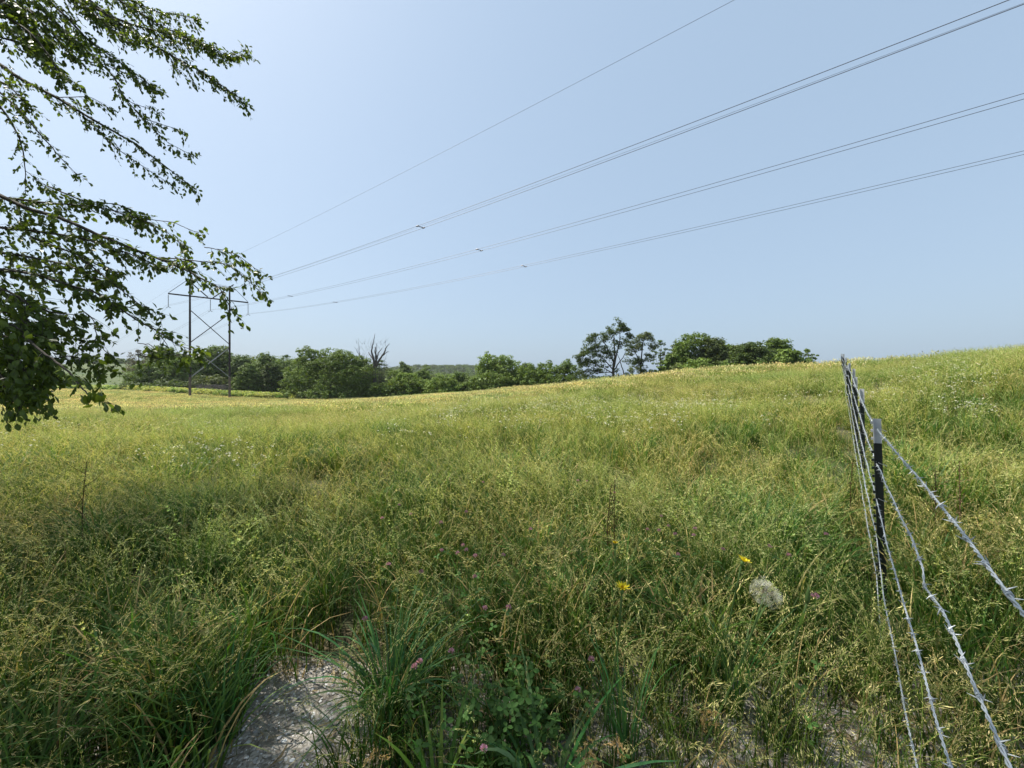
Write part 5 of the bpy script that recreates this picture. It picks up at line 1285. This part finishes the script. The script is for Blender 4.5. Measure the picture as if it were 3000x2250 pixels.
        for c in range(9):       # spray at the tip
            leaves.append((fine[-1] + r.normal(size=3) * .03, unit(r.normal(size=3) * .7 + np.array([.2, 0, -.8])), ls * r.uniform(.8, 1.2)))
    # big leaves of the lowest tip
    for c in range(13):
        leaves.append((P(*B(600 + r.uniform(-75, 60), 1455 + r.uniform(-20, 25)), 2.75), unit(np.array([r.normal() * .7, r.normal() * .4, -.9])), r.uniform(.075, .10)))
    lb.build('branches', M_BARK, root, smooth=True)
    # crown overhead and off to the left, outside the view: it shades the foreground
    cen = []
    tries = 0
    while len(cen) < 1020 and tries < 200000:
        tries += 1
        c = np.array([r.uniform(-13.2, 2.8), r.uniform(-5, 8.2), r.uniform(3.8, 10.5)])
        dd = np.hypot((c[0] + 5.2) / 8.0, (c[1] - 1.6) / 6.6)
        if dd > 1 or c[2] < 4.2 + 2.0 * dd * 0 or c[2] > 10.5 - 3.5 * dd ** 2: continue
        if c[1] > 0.05:
            ppx = CX + c[0] / c[1] * FPX; ppy = HZ - (c[2] - EYE) / c[1] * FPX; mg = .85 / c[1] * FPX
            if ppx > -mg and ppy > -mg and ppx < 3000 + mg: continue
        cen.append(c)
    cen = np.array(cen)
    n2 = 0; hb = MB()
    for k in range(0, len(cen)):
        lp = np.array([TRUNK[0] + .2, TRUNK[1], 5.0])[None] * (1 - np.linspace(0, 1, 12)[:, None]) + cen[k][None] * np.linspace(0, 1, 12)[:, None]
        seen = ((lp[:, 1] > .05) & (CX + lp[:, 0] / np.maximum(lp[:, 1], .05) * FPX > -450) & (HZ - (lp[:, 2] - EYE) / np.maximum(lp[:, 1], .05) * FPX > -450)).any()
        if k % 9 == 0 and not seen:
            tz_ = 3 + r.uniform(0, 6); limb(hb, (TRUNK[0] + .2, TRUNK[1], tz_), cen[k], .05, .006, .5, k=5, n=7)
        for c in range(54):
            d_ = blob_dirs(1, r)[0] * np.array([.62, .62, .34]); leaves.append((cen[k] + d_ * r.random() ** .35, unit(r.normal(size=3) * .6 + np.array([0, 0, -.5])), r.uniform(.075, .115)))
    hb.build('limbs', M_BARK, root, smooth=True)
    # leaf geometry
    pos = np.array([l[0] for l in leaves]); dr = np.array([l[1] for l in leaves]); sz = np.array([l[2] for l in leaves])
    nrm = np.array([0, 0, 1.0]) + r.normal(size=dr.shape) * .8; nrm = nrm - dr * (nrm * dr).sum(1)[:, None]; nrm /= np.linalg.norm(nrm, axis=1)[:, None] + 1e-9
    sd = np.cross(dr, nrm)
    # the nearest ones inside the view become parts of their own
    px_ = CX + pos[:, 0] / np.maximum(pos[:, 1], .01) * FPX; py_ = HZ - (pos[:, 2] - EYE) / np.maximum(pos[:, 1], .01) * FPX
    inview = (pos[:, 1] > .3) & (px_ > 0) & (py_ > 0) & (py_ < 2250)
    big = np.where(inview, sz / pos[:, 1], 0); order = np.argsort(-big)[:285]; ismine = np.zeros(len(pos), bool); ismine[order] = True
    shape = np.array([[0, 0, 0], [.28, .20, .02], [.55, .27, .03], [.72, .20, -.02], [1.0, 0, -.10], [.72, -.20, -.02], [.55, -.27, .03], [.28, -.20, .02], [.5, 0, -.035]])
    fc = np.array([[0, 1, 8], [1, 2, 8], [2, 3, 8], [3, 4, 8], [4, 5, 8], [5, 6, 8], [6, 7, 8], [7, 0, 8]])
    far_l = (~ismine) & (~((pos[:, 1] > .3) & (px_ > -150) & (py_ > -150)))
    Kf = far_l.sum(); sh2 = np.array([[0, 0, 0], [.45, .30, .02], [1, 0, -.08], [.45, -.30, .02]])
    V2 = pos[far_l][:, None] + sz[far_l][:, None, None] * (sh2[None, :, 0:1] * dr[far_l][:, None] + sh2[None, :, 1:2] * sd[far_l][:, None] + sh2[None, :, 2:3] * nrm[far_l][:, None])
    mb2 = MB(); mb2.add_arr(V2.reshape(-1, 3), np.arange(Kf * 4).reshape(-1, 4)); mb2.build('foliage', M_LEAF, root)['kind'] = 'stuff'
    ot = (~ismine) & ~far_l; K = ot.sum()
    V = pos[ot][:, None] + sz[ot][:, None, None] * (shape[None, :, 0:1] * dr[ot][:, None] + shape[None, :, 1:2] * sd[ot][:, None] + shape[None, :, 2:3] * nrm[ot][:, None])
    Fq = (fc[None] + (np.arange(K) * 9)[:, None, None]).reshape(-1, 3)
    mb = MB(); mb.add_arr(V.reshape(-1, 3), Fq); o = mb.build('foliage', M_LEAF, root); o['kind'] = 'stuff'
    one = MB(); one.add_arr(shape.copy(), fc); lm = one.mesh('leaf', M_LEAF, smooth=True)
    for i in order:
        l = bpy.data.objects.new('leaf', lm); COL.objects.link(l); l.parent = root
        m3 = Matrix(((dr[i][0], sd[i][0], nrm[i][0]), (dr[i][1], sd[i][1], nrm[i][1]), (dr[i][2], sd[i][2], nrm[i][2])))
        l.rotation_mode = 'QUATERNION'; l.rotation_quaternion = m3.to_quaternion(); l.location = Vector(pos[i]) - root.location; l.scale = (sz[i],) * 3
    twb.build('twigs', M_TWIG, root)['kind'] = 'stuff'
overhanging_tree()

# ------------------------------------------------------------------ summer haze in the air
m, n, N, L = new_mat('haze'); out = N('ShaderNodeOutputMaterial'); v = N('ShaderNodeVolumePrincipled')
v.inputs['Color'].default_value = (.90, .95, 1, 1); v.inputs['Density'].default_value = 0.00012; v.inputs['Anisotropy'].default_value = .3
L(v.outputs[0], out.inputs['Volume'])
mb = MB(); mb.box((0, 330, 25), (1000, 1000, 42)); hz = mb.build('haze', m); tag(hz, kind='stuff')
